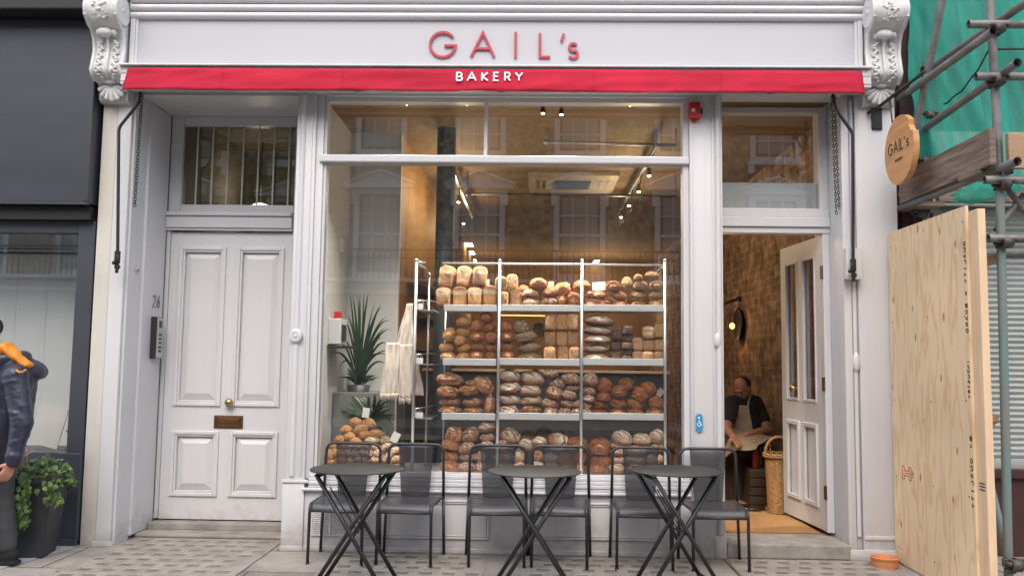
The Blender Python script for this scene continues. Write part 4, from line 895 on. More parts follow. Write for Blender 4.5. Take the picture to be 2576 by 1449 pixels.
# ================================================================ NEIGHBOUR ON THE RIGHT, BEHIND THE SCAFFOLD
rb = thing('scaffolded_building', 'maroon shopfront with grey roller shutter behind scaffolding', 'shop', (4.2, 0.4, 0))
bm = BM(); box(bm, 2.665, 2.95, 0.10, 0.6, 0, 6, .01); box(bm, 2.70, 2.80, .06, .10, 0, 6, .006); obj('pilaster', bm, MAROON, rb)
bm = BM(); box(bm, 2.951, 8, 0.20, 0.6, 0, 0.62, .006); box(bm, 2.951, 8, .16, .2, .56, .6195, .004); obj('stall_riser', bm, MAROON, rb)
bm = BM()
for k in range(44): 
    z = .70+k*.042; prism(bm, [(.26, z), (.245, z+.021), (.26, z+.041), (.30, z+.041), (.30, z)], 2.951, 8, 'YZ')
box(bm, 2.951, 8, .215, .30, .6205, .695, .004); obj('roller_shutter', bm, SHUT, rb, 30)
bm = BM(); box(bm, 2.951, 8, .16, .6, 2.56, 3.12, .01); obj('fascia', bm, mat('pale_fascia_board', (0.72, 0.76, 0.75), .6, .05), rb)
bm = BM(); box(bm, 2.951, 8, .20, .6, 3.121, 7, .01); obj('upper_wall', bm, mat('dark_upper_wall', (.17, .18, .175), .8, .2), rb)
def bP(u, v, n): return (u, .159-n, v)
# scaffold
sf = thing('scaffold', 'grey tube scaffolding with weathered boards before the maroon shop', 'scaffold', (3.2, -0.6, 0))
YB, YK = -1.20, -0.02
def stube(p, q, m=TUBE, r=0.0245, name='pole'):
    bm = BM(); p, q = Vector(p), Vector(q); tube(bm, [p, q], r, 14, caps=False)
    d = (q-p).normalized(); tube(bm, [q-d*.0005, q-d*.25], r*.78, 14, caps=False); tube(bm, [p+d*.0005, p+d*.25], r*.78, 14, caps=False)
    for e in (p+d*.24, q-d*.24): tube(bm, [e, e+d*.002], r*.77, 14)
    # end rims
    return obj(name, fixn(bm), m, sf)
def P3(x, y, Y): return at(x, y, Y)
def coupler(p):
    p = Vector(p); bm = BM()
    lathe(bm, [(.026, -.03), (.036, -.03), (.036, .03), (.026, .03)], p, 'Z', 12); lathe(bm, [(.026, -.028), (.035, -.028), (.035, .028), (.026, .028)], p+Vector((0, -.045, 0)), 'X', 12)
    for s in (-1, 1):
        tube(bm, [p+Vector((s*.045, -.02, .012)), p+Vector((s*.045, -.075, .012))], .009, 6); ell(bm, p+Vector((s*.045, -.07, .012)), .015, sub=1)
        box(bm, p.x+s*.03, p.x+s*.058, p.y-.03, p.y-.008, p.z-.012, p.z+.03, .003)
    return obj('coupler', fixn(bm), COUPL, sf)
f0 = P3(2536, 1449, YB); f1 = P3(2514, 420, YB); f2 = P3(2490, 0, YB)
stube((f0.x, YB, 0.0), (f1.x, YB, f1.z), TUBEG); stube((f1.x, YB, f1.z+.001), (f2.x-.01, YB, 4.3))
a = P3(2332, 560, YK); b = P3(2304, 0, YK); stube((a.x, YK, 1.9), (b.x-.01, YK, 4.6))
a = P3(2288, 400, -.14); b = P3(2372, 0, -.55); stube(a+(a-b)*.25, b+(b-a)*.2)
# tubes running out from the wall to the street
for (x0, y0), (x1, y1) in (((2330, 120+60), (2592, 0)), ((2262, 250), (2500, 78)), ((2312, 290+45), (2560, 158)), ((2262, 525), (2560, 406))):
    a = P3(x0, y0, YK+.04); b = P3(x1, y1, -1.42); stube(a, b)
# tubes along the front
fr_y = [(62, 2436), (193, 2454), (453, 2476), (600, 2486)]
for y, x in fr_y:
    a = P3(x, y, YB-.05); b = Vector((a.x+2.2, YB-.05, a.z)); stube(a, b); coupler((f1.x if y > 400 else P3(2500, y, YB).x, YB, a.z-.02))
a = P3(2400, 527, YK-.05); stube((2.75, YK-.05, a.z), (5.6, YK-.05, a.z)); a = P3(2480, 640, YB+.5); stube((2.85, YB+.5, a.z), (5.3, YB+.5, a.z))
a = P3(2530, 470, YB+.05); b = P3(2600, 560, YB+.05); stube(a, b, r=.018, name='brace'); a = P3(2505, 580, YB+.06); b = P3(2576, 490, YB+.06); stube(a, b, r=.018, name='brace')
a = P3(2480, 1180, -.9); b = P3(2545, 1440, -1.24); stube(a, b, TUBEG, name='brace'); coupler((b.x, b.y, b.z+.05))
for x, y, Y in ((2330, 180, YK), (2330, 295, YK), (2320, 410, YK), (2310, 540, YK)): coupler(P3(x, y, Y))
# boards
a = P3(2264, 520, -.06); b = P3(2530, 306, -1.28)
bm = BM(); Xb = 2.66
zt0 = P3(2266, 452, -.06).z; zt1 = P3(2528, 306, -1.28).z
def sboard(bm, x, y0, y1, zb, zt, th=.038): box(bm, x, x+th, y0, y1, zb, zt, .004)
sboard(bm, a.x, -1.28, -.05, (P3(2266, 520, -.06).z+P3(2528, 408, -1.28).z)/2, (zt0+zt1)/2)
obj('toe_board', bm, BOARD, sf)
bm = BM(); a = P3(2532, 336, -1.27); b = P3(2532, 425, -1.27); box(bm, a.x, a.x+2.4, -1.29, -1.252, b.z, a.z, .004); obj('toe_board', bm, BOARDN, sf)
zz = P3(2460, 420, -1.0).z
bm = BM(); box(bm, 3.0, 5.2, -1.24, -1.02, zz-.15, zz-.112, .004); obj('deck_board', bm, BOARDN, sf)
for x, y, Y in ((2300, 520, -.08), (2455, 440, -1.05)):
    c = P3(x, y, Y); bm = BM(); box(bm, c.x-.05, c.x+.16, c.y-.12, c.y+.12, c.z-.018, c.z+.018, .003); obj('deck_board', bm, BOARD, sf)
a = P3(2470, 497, YK-.10); bm = BM(); box(bm, 2.86, 5.4, YK-.16, YK-.10, a.z-.045, a.z+.045, .004); obj('ledger_beam', bm, BOARD, sf)
# net
def netf(u, v):
    x = 2.735+2.6*u; z = 2.56+2.5*v
    w_ = x+.38*z; y = -.085-.030*math.sin(w_*13+.6*math.sin(z*2))*(.9+1.1*noise.noise((w_*2, 1, z)))-.05*noise.noise((x*2, 0, z*1.4))-.022*noise.noise((w_*14, 0, z*1.5))
    if u < .03: x += .05*noise.noise((0, 3, z*3))
    return Vector((x, y, z))
bm = BM(); sheet(bm, netf, 150, 70); nobj = obj('debris_net', bm, NET); tag(nobj, 'sheer green debris net hung behind the scaffold tubes', 'debris net')
bm = BM(); c = P3(2400, 500, -.25)
def wad(u, v):
    a = u*6.28; r = .06+.03*noise.noise((u*6, v*5, 1))
    return Vector((c.x-.06+.45*v+.02*math.cos(a*3), c.y-.12+r*math.cos(a)*.5, c.z-.02+.09*v+r*math.sin(a)*(0.5+.7*math.sin(v*3.1))))
sheet(bm, wad, 20, 16); tag(obj('net_bundle', bm, NET), 'crumpled end of green net lying over the scaffold beam', 'net')
bm = BM(); p0 = P3(2375, 262, -.1); p1 = P3(2490, 125, -1.2)
pts = [p0.lerp(p1, t/14)+Vector((0, 0, -.05*math.sin(math.pi*t/14)+.006*math.sin(t*5))) for t in range(15)]; tube(bm, pts, .006, 6); tube(bm, [p1, p1+Vector((.6, .05, .03))], .006, 6); tag(obj('black_rope', bm, BLACKM), 'thin black cord tied across the green net', 'cord')

# ================================================================ PLYWOOD HOARDING
ho = thing('plywood_hoarding', 'tall bare plywood sheet on a pine batten beside the scaffold', 'hoarding', (2.55, -0.6, 0))
XP = 2.552
bm = BM(); box(bm, XP, XP+.018, -1.145, -.035, .012, 2.31, .001); sh = obj('plywood_sheet', bm, PLY, ho)
bm = BM(); box(bm, XP+.019, XP+.064, -1.245, -1.10, .0, 2.275, .003); box(bm, XP+.019, XP+.064, -1.099, -.05, 2.14, 2.185, .003); box(bm, XP+.019, XP+.064, -.14, -.05, .0, 2.139, .003); obj('batten', bm, PINE, ho)
bm = BM(); c = P3(2500, 1050, -1.05); box(bm, XP+.064, XP+.155, -1.14, -1.09, c.z-.02, c.z+.025, .002); box(bm, XP+.07, XP+.11, -1.135, -1.095, c.z-.14, c.z+.01, .002, rot=Matrix.Rotation(R(38), 3, 'Y')); c = P3(2480, 660, -1.05); box(bm, XP+.064, XP+.20, -1.14, -1.09, c.z-.03, c.z+.03, .003, rot=Matrix.Rotation(R(-18), 3, 'Y')); obj('bracket', bm, BOARDN, ho)
INKG = mat('dark_green_stencil_ink', (.035, .055, .045), .7, .3)
bm = BM()
def wP(u, v, n): return (XP-.0006-n, -1.121+v, u)               # reads downwards along the street edge
def stencil(txt, z, h, sp):
    for ch in txt:
        if ch != ' ': glyph(bm, ch, 0, 1, 0, 1, .27, lambda u, v, n: wP(z-u*h*.62, -.016+v*.030, n*.0015), .3)
        z -= h*sp
stencil('QUALITY X BOARD', 2.10, .046, .8); stencil('INDUSTRY', 1.40, .034, .85); stencil('BY QUALITY', .96, .050, .85)
obj('stencil_lettering', bm, INKG, sh)
bm = BM()
for z in (.12, .62, 1.15, 1.68, 2.22):
    for y in (-.09, -.62, -1.09): lathe(bm, [(0, .0008), (.006, .0008), (.0065, 0)], (XP, y+rnd.uniform(-.02, .02), z+rnd.uniform(-.03, .03)), (Vector((0, 1, 0)), Vector((0, 0, 1)), Vector((-1, 0, 0))), 8)
obj('screw_head', fixn(bm), DARKP, sh)
bm = BM(); c = P3(2283, 1190, -.25)
def dP(u, v, n): return (XP-.0006-n, c.y-u, c.z+v)
def P2(u, v): return (u, v)
bone = [(-.04, .018), (.04, .018)]+cpts(.055, .028, .020, .020, 200, -60, 9)+cpts(.055, -.028, .020, .020, 60, -200, 9)+[(.04, -.018), (-.04, -.018)]+cpts(-.055, -.028, .020, .020, 20, -240, 9)+cpts(-.055, .028, .020, .020, 240, -20, 9)
ribbon(bm, [(u*.95, v*.95) for u, v in bone], .0065, dP, .0008, 0); ribbon(bm, [(-.02, 0), (.035, .0)], .006, dP, .0008, .0004); ribbon(bm, [(.055, .0), (.11, .01)], .005, dP, .0008, .0006); ribbon(bm, [(.085, -.02), (.09, .03)], .005, dP, .0008, .0009)
obj('bone_drawing', bm, mat('red_marker', (.45, .04, .03), .6, .1), sh, label='red outline drawing of a dog bone')
bm = BM()
for k in range(3): box(bm, XP+.0175, XP+.0188, -1.225, -1.165, .66+k*.018, .667+k*.018)
obj('stamp', bm, INKG, ho)
# dog bowl
bm = BM(); c = at(2226, 1408, -.20); q = Vector((c.x, -.20, 0.0)); lathe(bm, [(0, .006), (.070, .006), (.082, .001), (.086, .012), (.088, .05), (.092, .053), (.094, .068), (.086, .072), (.080, .062), (.078, .02), (.0, .016)], q, 'Z', 36)
tag(obj('dog_bowl', fixn(bm), TERRA, None, 50), 'round terracotta water bowl on the pavement by the plywood', 'bowl')

# ================================================================ CHAIRS
def make_chair():
    t = thing('bistro_chair', '', 'chair', (0, 0, 0), 'dark mesh bistro chairs lined up under the window')
    # back tube: an arch; rear legs splay a little
    r = .0105; zt = .762; wt = .197; ws = .203; zs = .40
    bm = BM()
    L_ = [(-ws, 0, zs), (-wt, .010, zt-.075)]; top = arc((-wt, .010, zt-.065), (-wt+.065, .012, zt), (-wt, .012, zt), 6)
    pts = [Vector(p) for p in L_]+top+[Vector((-p.x, p.y, p.z)) for p in reversed(top)]+[Vector((wt, .010, zt-.075)), Vector((ws, 0, zs))]
    tube(bm, pts, r, 12); obj('back_frame', bm, CHAIRM, t)
    for s in (-1, 1):
        bm = BM(); tube(bm, [(s*ws, 0, zs-.0005), (s*.214, -.004, .0)], r, 10); tube(bm, [(s*.214, -.004, .0), (s*.214, -.004, .012)], r*1.25, 10); obj('leg', bm, CHAIRM, t)
        bm = BM(); tube(bm, [(s*.183, -.372, .0), (s*.183, -.372, .012)], r*1.25, 10); tube(bm, [(s*.183, -.372, .0), (s*.180, -.370, .335)]+arc((s*.180, -.368, .345), (s*.182, -.32, .392), (s*.180, -.366, .392), 5), r, 10); obj('leg', bm, CHAIRM, t)
    bm = BM()
    for s in (-1, 1): tube(bm, [(s*.182, -.32, .392), (s*.195, -.02, .397), (s*ws, 0, .40)], r, 10)
    tube(bm, [(-.180, -.372, .348), (.180, -.372, .348)], .009, 10); tube(bm, [(-.195, -.012, .392), (.195, -.012, .392)], .008, 8); obj('seat_frame', bm, CHAIRM, t)
    def seat(u, v):
        x = (-1+2*u)*(.176+.016*(1-v)); dish = .008*(1-(2*u-1)**2)
        if v < .72: q = v/.72; y = -.012-.315*q; z = .403-dish*math.sin(math.pi*min(1, q*.9))-.003*q
        else:
            q = (v-.72)/.28; a = q*1.35; y = -.327-.047*math.sin(a)/math.sin(1.35); z = .400-.058*(1-math.cos(a))/(1-math.cos(1.35))-dish*.3*(1-q)
        return Vector((x, y, z))
    bm = BM(); sheet(bm, seat, 14, 24); solidify(bm, .002); obj('seat', bm, CHAIRS, t)
    def back(u, v):
        w = .100+.028*v; x = (-1+2*u)*w; y = .012-.024*(1-(2*u-1)**2)*(1-.75*v)-.012*(1-v); return Vector((x, y, .402+(zt-.402)*v))
    bm = BM(); sheet(bm, back, 10, 14); solidify(bm, .0015); obj('backrest', bm, MESHV, t)
    return t
CHAIRS = veil('seat_perforated_metal', (0.048, 0.049, 0.056), 0.86, 0.36)
ch0 = make_chair()
CH = [(888, -4, 'chair nearest the numbered door, half behind the first table'), (1047, -3, 'chair between the first table and the iron column'),
      (1253, 2, 'chair left behind the middle table'), (1410, -2.5, 'chair right behind the middle table'),
      (1611, -3, 'chair left behind the last table, below floured loaves'), (1780, 1, 'chair before the white pier and open doorway')]
for i, (px, rz, lb) in enumerate(CH):
    o = ch0 if i == 0 else copy_tree(ch0)
    p = at(px, 1130, -.06); o.location = (p.x, -.062-.006*(i % 3), 0); o.rotation_euler = (0, 0, R(rz)); o['label'] = 'dark mesh '+lb
# ================================================================ TABLES
def make_table():
    t = thing('bistro_table', '', 'table', (0, 0, 0), 'round black folding bistro tables')
    bm = BM(); lathe(bm, [(0, .706), (.277, .706), (.281, .704), (.2815, .701), (.280, .697), (.276, .697), (0, .699)], (0, 0, 0), 'Z', 64); obj('tabletop', fixn(bm), TABLEM, t, 50)
    for s, y in ((1, .155), (-1, .122)):
        for sy in (-1, 1):
            bm = BM(); tube(bm, [(-s*.205, sy*y, .685), (s*.235, sy*y, .0)], .0128, 10); tube(bm, [(s*.235, sy*y, .0), (s*.2285, sy*y, .010)], .0155, 10); obj('leg', bm, BLACKM, t)
        bm = BM(); tube(bm, [(s*.205, -y, .046), (s*.205, y, .046)], .008, 8); obj('crossbar', bm, BLACKM, t)
        bm = BM(); tube(bm, [(-s*.195, -y, .672), (-s*.195, y, .672)], .010, 8); obj('crossbar', bm, BLACKM, t)
    bm = BM(); tube(bm, [(.0147, -.158, .34), (.0147, .158, .34)], .007, 8); obj('pivot_rod', bm, BLACKM, t)
    bm = BM(); tube(bm, [(-.15, -.06, .60), (.03, -.04, .33)], .004, 6); tube(bm, [(-.13, .06, .60), (.03, .04, .33)], .004, 6); obj('stay', bm, BLACKM, t)
    return t
tb0 = make_table()
for i, (px, py, rz, lb) in enumerate([(899.5, 1176, -5, 'round black bistro table nearest the numbered door'), (1344.5, 1182, 5, 'round black bistro table in the middle of the row'), (1702, 1181, 13, 'round black bistro table nearest the open shop door')]):
    o = tb0 if i == 0 else copy_tree(tb0)
    # put the top's centre on the ray through the photo at table height
    best = min((abs(at(px, py, -k/100).z-.708), -k/100) for k in range(50, 160)); p = at(px, py, best[1]); o.location = (p.x, best[1], 0); o.rotation_euler = (0, 0, R(rz)); o['label'] = lb

# ================================================================ PLANTER WITH IVY
pt = thing('planter', 'tall tapered dark grey planter with ivy spilling over', 'planter', (-3.41, -.30, 0))
PX, PY = -3.41, -.31
bm = BM()
def sq(w, z): return [(PX+sx*w, PY+sy*w, z) for sx, sy in ((-1, -1), (1, -1), (1, 1), (-1, 1))]
lv = [sq(.115, 0), sq(.165, .50), sq(.18, .50), sq(.182, .54), sq(.155, .54), sq(.150, .47)]
rings = [[bm.verts.new(v) for v in l] for l in lv]
for a, b in zip(rings, rings[1:]):
    for k in range(4): bm.faces.new((a[k], a[(k+1) % 4], b[(k+1) % 4], b[k]))
bm.faces.new(list(reversed(rings[0]))); rot = Matrix.Rotation(R(9), 3, 'Z'); bmesh.ops.rotate(bm, cent=(PX, PY, 0), matrix=rot, verts=bm.verts); fixn(bm); bmesh.ops.bevel(bm, geom=list(bm.edges), offset=.004, segments=2, affect='EDGES')
obj('pot', bm, IRON, pt, 40)
bm = BM(); rings[5]; b_ = sq(.149, .475); bm.faces.new([bm.verts.new(v) for v in b_]); bmesh.ops.rotate(bm, cent=(PX, PY, 0), matrix=rot, verts=bm.verts); obj('soil', bm, SOIL, pt)
def leaf(bm, c, n, up, s, mi=0):
    n = n.normalized(); u = up-n*up.dot(n); u = u.normalized() if u.length > .01 else Vector((1, 0, 0)); v = n.cross(u)
    pr = [(0, -.5), (.42, -.35), (.36, .05), (.12, .25), (0, .62), (-.12, .25), (-.36, .05), (-.42, -.35)]
    vs = [bm.verts.new(c+s*(v*a+u*b-n*(.25*abs(a)+.2*b*b))) for a, b in pr]; cc = bm.verts.new(c)
    for k in range(8): f = bm.faces.new((cc, vs[k], vs[(k+1) % 8])); f.material_index = mi; f.smooth = True
bm = BM()
for k in range(330):
    a = rnd.uniform(0, 6.28); rr = rnd.uniform(0, 1)**.5; h = rnd.uniform(0, 1)
    c = Vector((PX+.06+.20*rr*math.cos(a)*1.0, PY+.17*rr*math.sin(a), .50+.19*h*(1-.55*rr*rr)-.09*rr*rnd.random()))
    leaf(bm, c, Vector((rnd.uniform(-.8, .8), -rnd.random()-.2, rnd.uniform(.1, 1))), Vector((math.cos(a), math.sin(a), -.4)), rnd.uniform(.025, .05), 0 if rnd.random() < .72 else 1)
def trail(x0, y0, z0, x1, z1, n, spread):
    for k in range(n):
        t = k/n; c = Vector((x0+(x1-x0)*t+rnd.uniform(-spread, spread), y0-.02+rnd.uniform(-.025, .025), z0+(z1-z0)*t+rnd.uniform(-.01, .01)))
        leaf(bm, c, Vector((rnd.uniform(-.6, .6), -1, rnd.uniform(0, .7))), Vector((rnd.uniform(-.5, .5), 0, -1)), rnd.uniform(.026, .046), 0 if rnd.random() < .55 else 1)
trail(PX+.04, PY-.19, .54, PX+.05, .22, 105, .038); trail(PX+.05, PY-.18, .27, PX-.03, .15, 26, .03); trail(PX+.20, PY-.15, .52, PX+.22, .36, 46, .05)
obj('ivy', bm, [IVY, IVY2], pt)
bm = BM()
for k in range(10):
    c = Vector((PX-.10+rnd.uniform(-.08, .12), PY-.12, .62+rnd.uniform(-.02, .14)))
    for q in range(7): leaf(bm, c+Vector((rnd.uniform(-.015, .015),)*3), Vector((rnd.uniform(-1, 1), -1, rnd.uniform(-.4, 1))), Vector((rnd.uniform(-1, 1), 0, 1)), .024)
    tube(bm, [c, (PX-.08, PY, .55)], .0025, 5)
obj('flower', bm, PETAL, pt)

# ================================================================ BREAD
V = Vector
def unit_loaf(kind, seed):
    """a loaf about 1 x 1 x 1, flat underneath"""
    r = random.Random(seed); o3 = Vector((r.uniform(0, 90), r.uniform(0, 90), r.uniform(0, 90)))
    bm = bmesh.new()
    if kind in ('tin', 'oat', 'light', 'rye'):
        bmesh.ops.create_cube(bm, size=1); bmesh.ops.subdivide_edges(bm, edges=bm.edges, cuts=11, use_grid_fill=True)
        p = 5.5 if kind != 'tin' else 8
        for v in bm.verts:
            c = v.co*2; l = (abs(c.x)**p+abs(c.y)**p+abs(c.z)**p)**(1/p); v.co = v.co/l*1.0 if l > 0 else v.co
            x, y, z = v.co
            if kind == 'tin':
                if z > .1: k = (z-.1)/.4; v.co.z = .1+(z-.1)*(1.0-.28*(2*x)**2-.12*(2*y)**2); v.co.x *= 1+.05*math.sin(k*math.pi)
                else: v.co.x *= .93+.07*(z+.5)/.6
            else:
                if z > .2: v.co.z = .2+(z-.2)*(1-.35*(2*x)**2)
            amp = .012 if kind == 'tin' else .028
            v.co += v.co.normalized()*amp*noise.noise(v.co*5+o3)+v.co.normalized()*amp*noise.noise(v.co*14+o3)
    else:
        bmesh.ops.create_icosphere(bm, subdivisions=5, radius=.5)
        for v in bm.verts:
            n = v.co.normalized(); x, y, z = v.co
            if kind == 'roll':
                t = abs(2*x); k = (1-.45*t**3); v.co.y *= k; v.co.z *= k
            amp = {'slash': .07, 'crackle': .06, 'nut': .05, 'white': .055, 'flour': .05}.get(kind, .035)
            v.co += n*(amp*noise.noise(n*2.1+o3)+amp*.45*noise.noise(n*6+o3))
            if kind in ('slash', 'white', 'flour', 'long') and z > 0:
                s = math.sin((x*1.0+y*.6)*(11 if kind != 'long' else 22)+o3.x); v.co += n*.030*max(-.6, s)*min(1, z*4)
            if kind in ('crackle', 'nut'):
                v.co += n*.05*(noise.cell_vector(n*3.2+o3).x-.5)*.5
            if v.co.z < -.30: v.co.z = -.30+(v.co.z+.30)*.25
        zs = [v.co.z for v in bm.verts]; lo, hi = min(zs), max(zs)
        for v in bm.verts: v.co.z = (v.co.z-lo)/(hi-lo)-.5
    bmesh.ops.recalc_face_normals(bm, faces=bm.faces)
    return bm
LOAFM = {}
def loaf_mesh(kind, m, var):
    key = (kind, m, var)
    if key not in LOAFM:
        bm = unit_loaf(kind, hash((len(kind)*7+ord(kind[0])*3, var)) % 9999); me = bpy.data.meshes.new(m+'_loaf'); bm.to_mesh(me); bm.free()
        me.materials.append(BM_[m]); me.polygons.foreach_set('use_smooth', [True]*len(me.polygons)); LOAFM[key] = me
    return LOAFM[key]
BM_ = BREAD
def put_loaf(cx, cy, w, h, m, rot, Y, label, group, depth=None, cat='bread', name='loaf', kind=None, yaw=0.0):
    s = mpp(Y); kind = kind or ('roll' if w > 2.1*h and m not in ('tin',) else m)
    o = bpy.data.objects.new(name, loaf_mesh(kind, m, rnd.randrange(7))); col.objects.link(o)
    W_, H_ = w*s, h*s; D_ = depth or min(max(W_*.95, .10), .19)
    if kind in ('tin',): D_ = .24
    o.location = at(cx, cy, Y+D_*.5-.06); o.scale = (W_*1.05, D_, H_*1.10); o.rotation_euler = (0, R(rot), R(yaw))
    tag(o, label, cat, group); return o
def zA(x, y): return 1013.2+x*.26668, 635.4+y*.26668
def zB(x, y): return 1013.2+x*.26668, 910.2+y*.26668
Y0 = 0.27
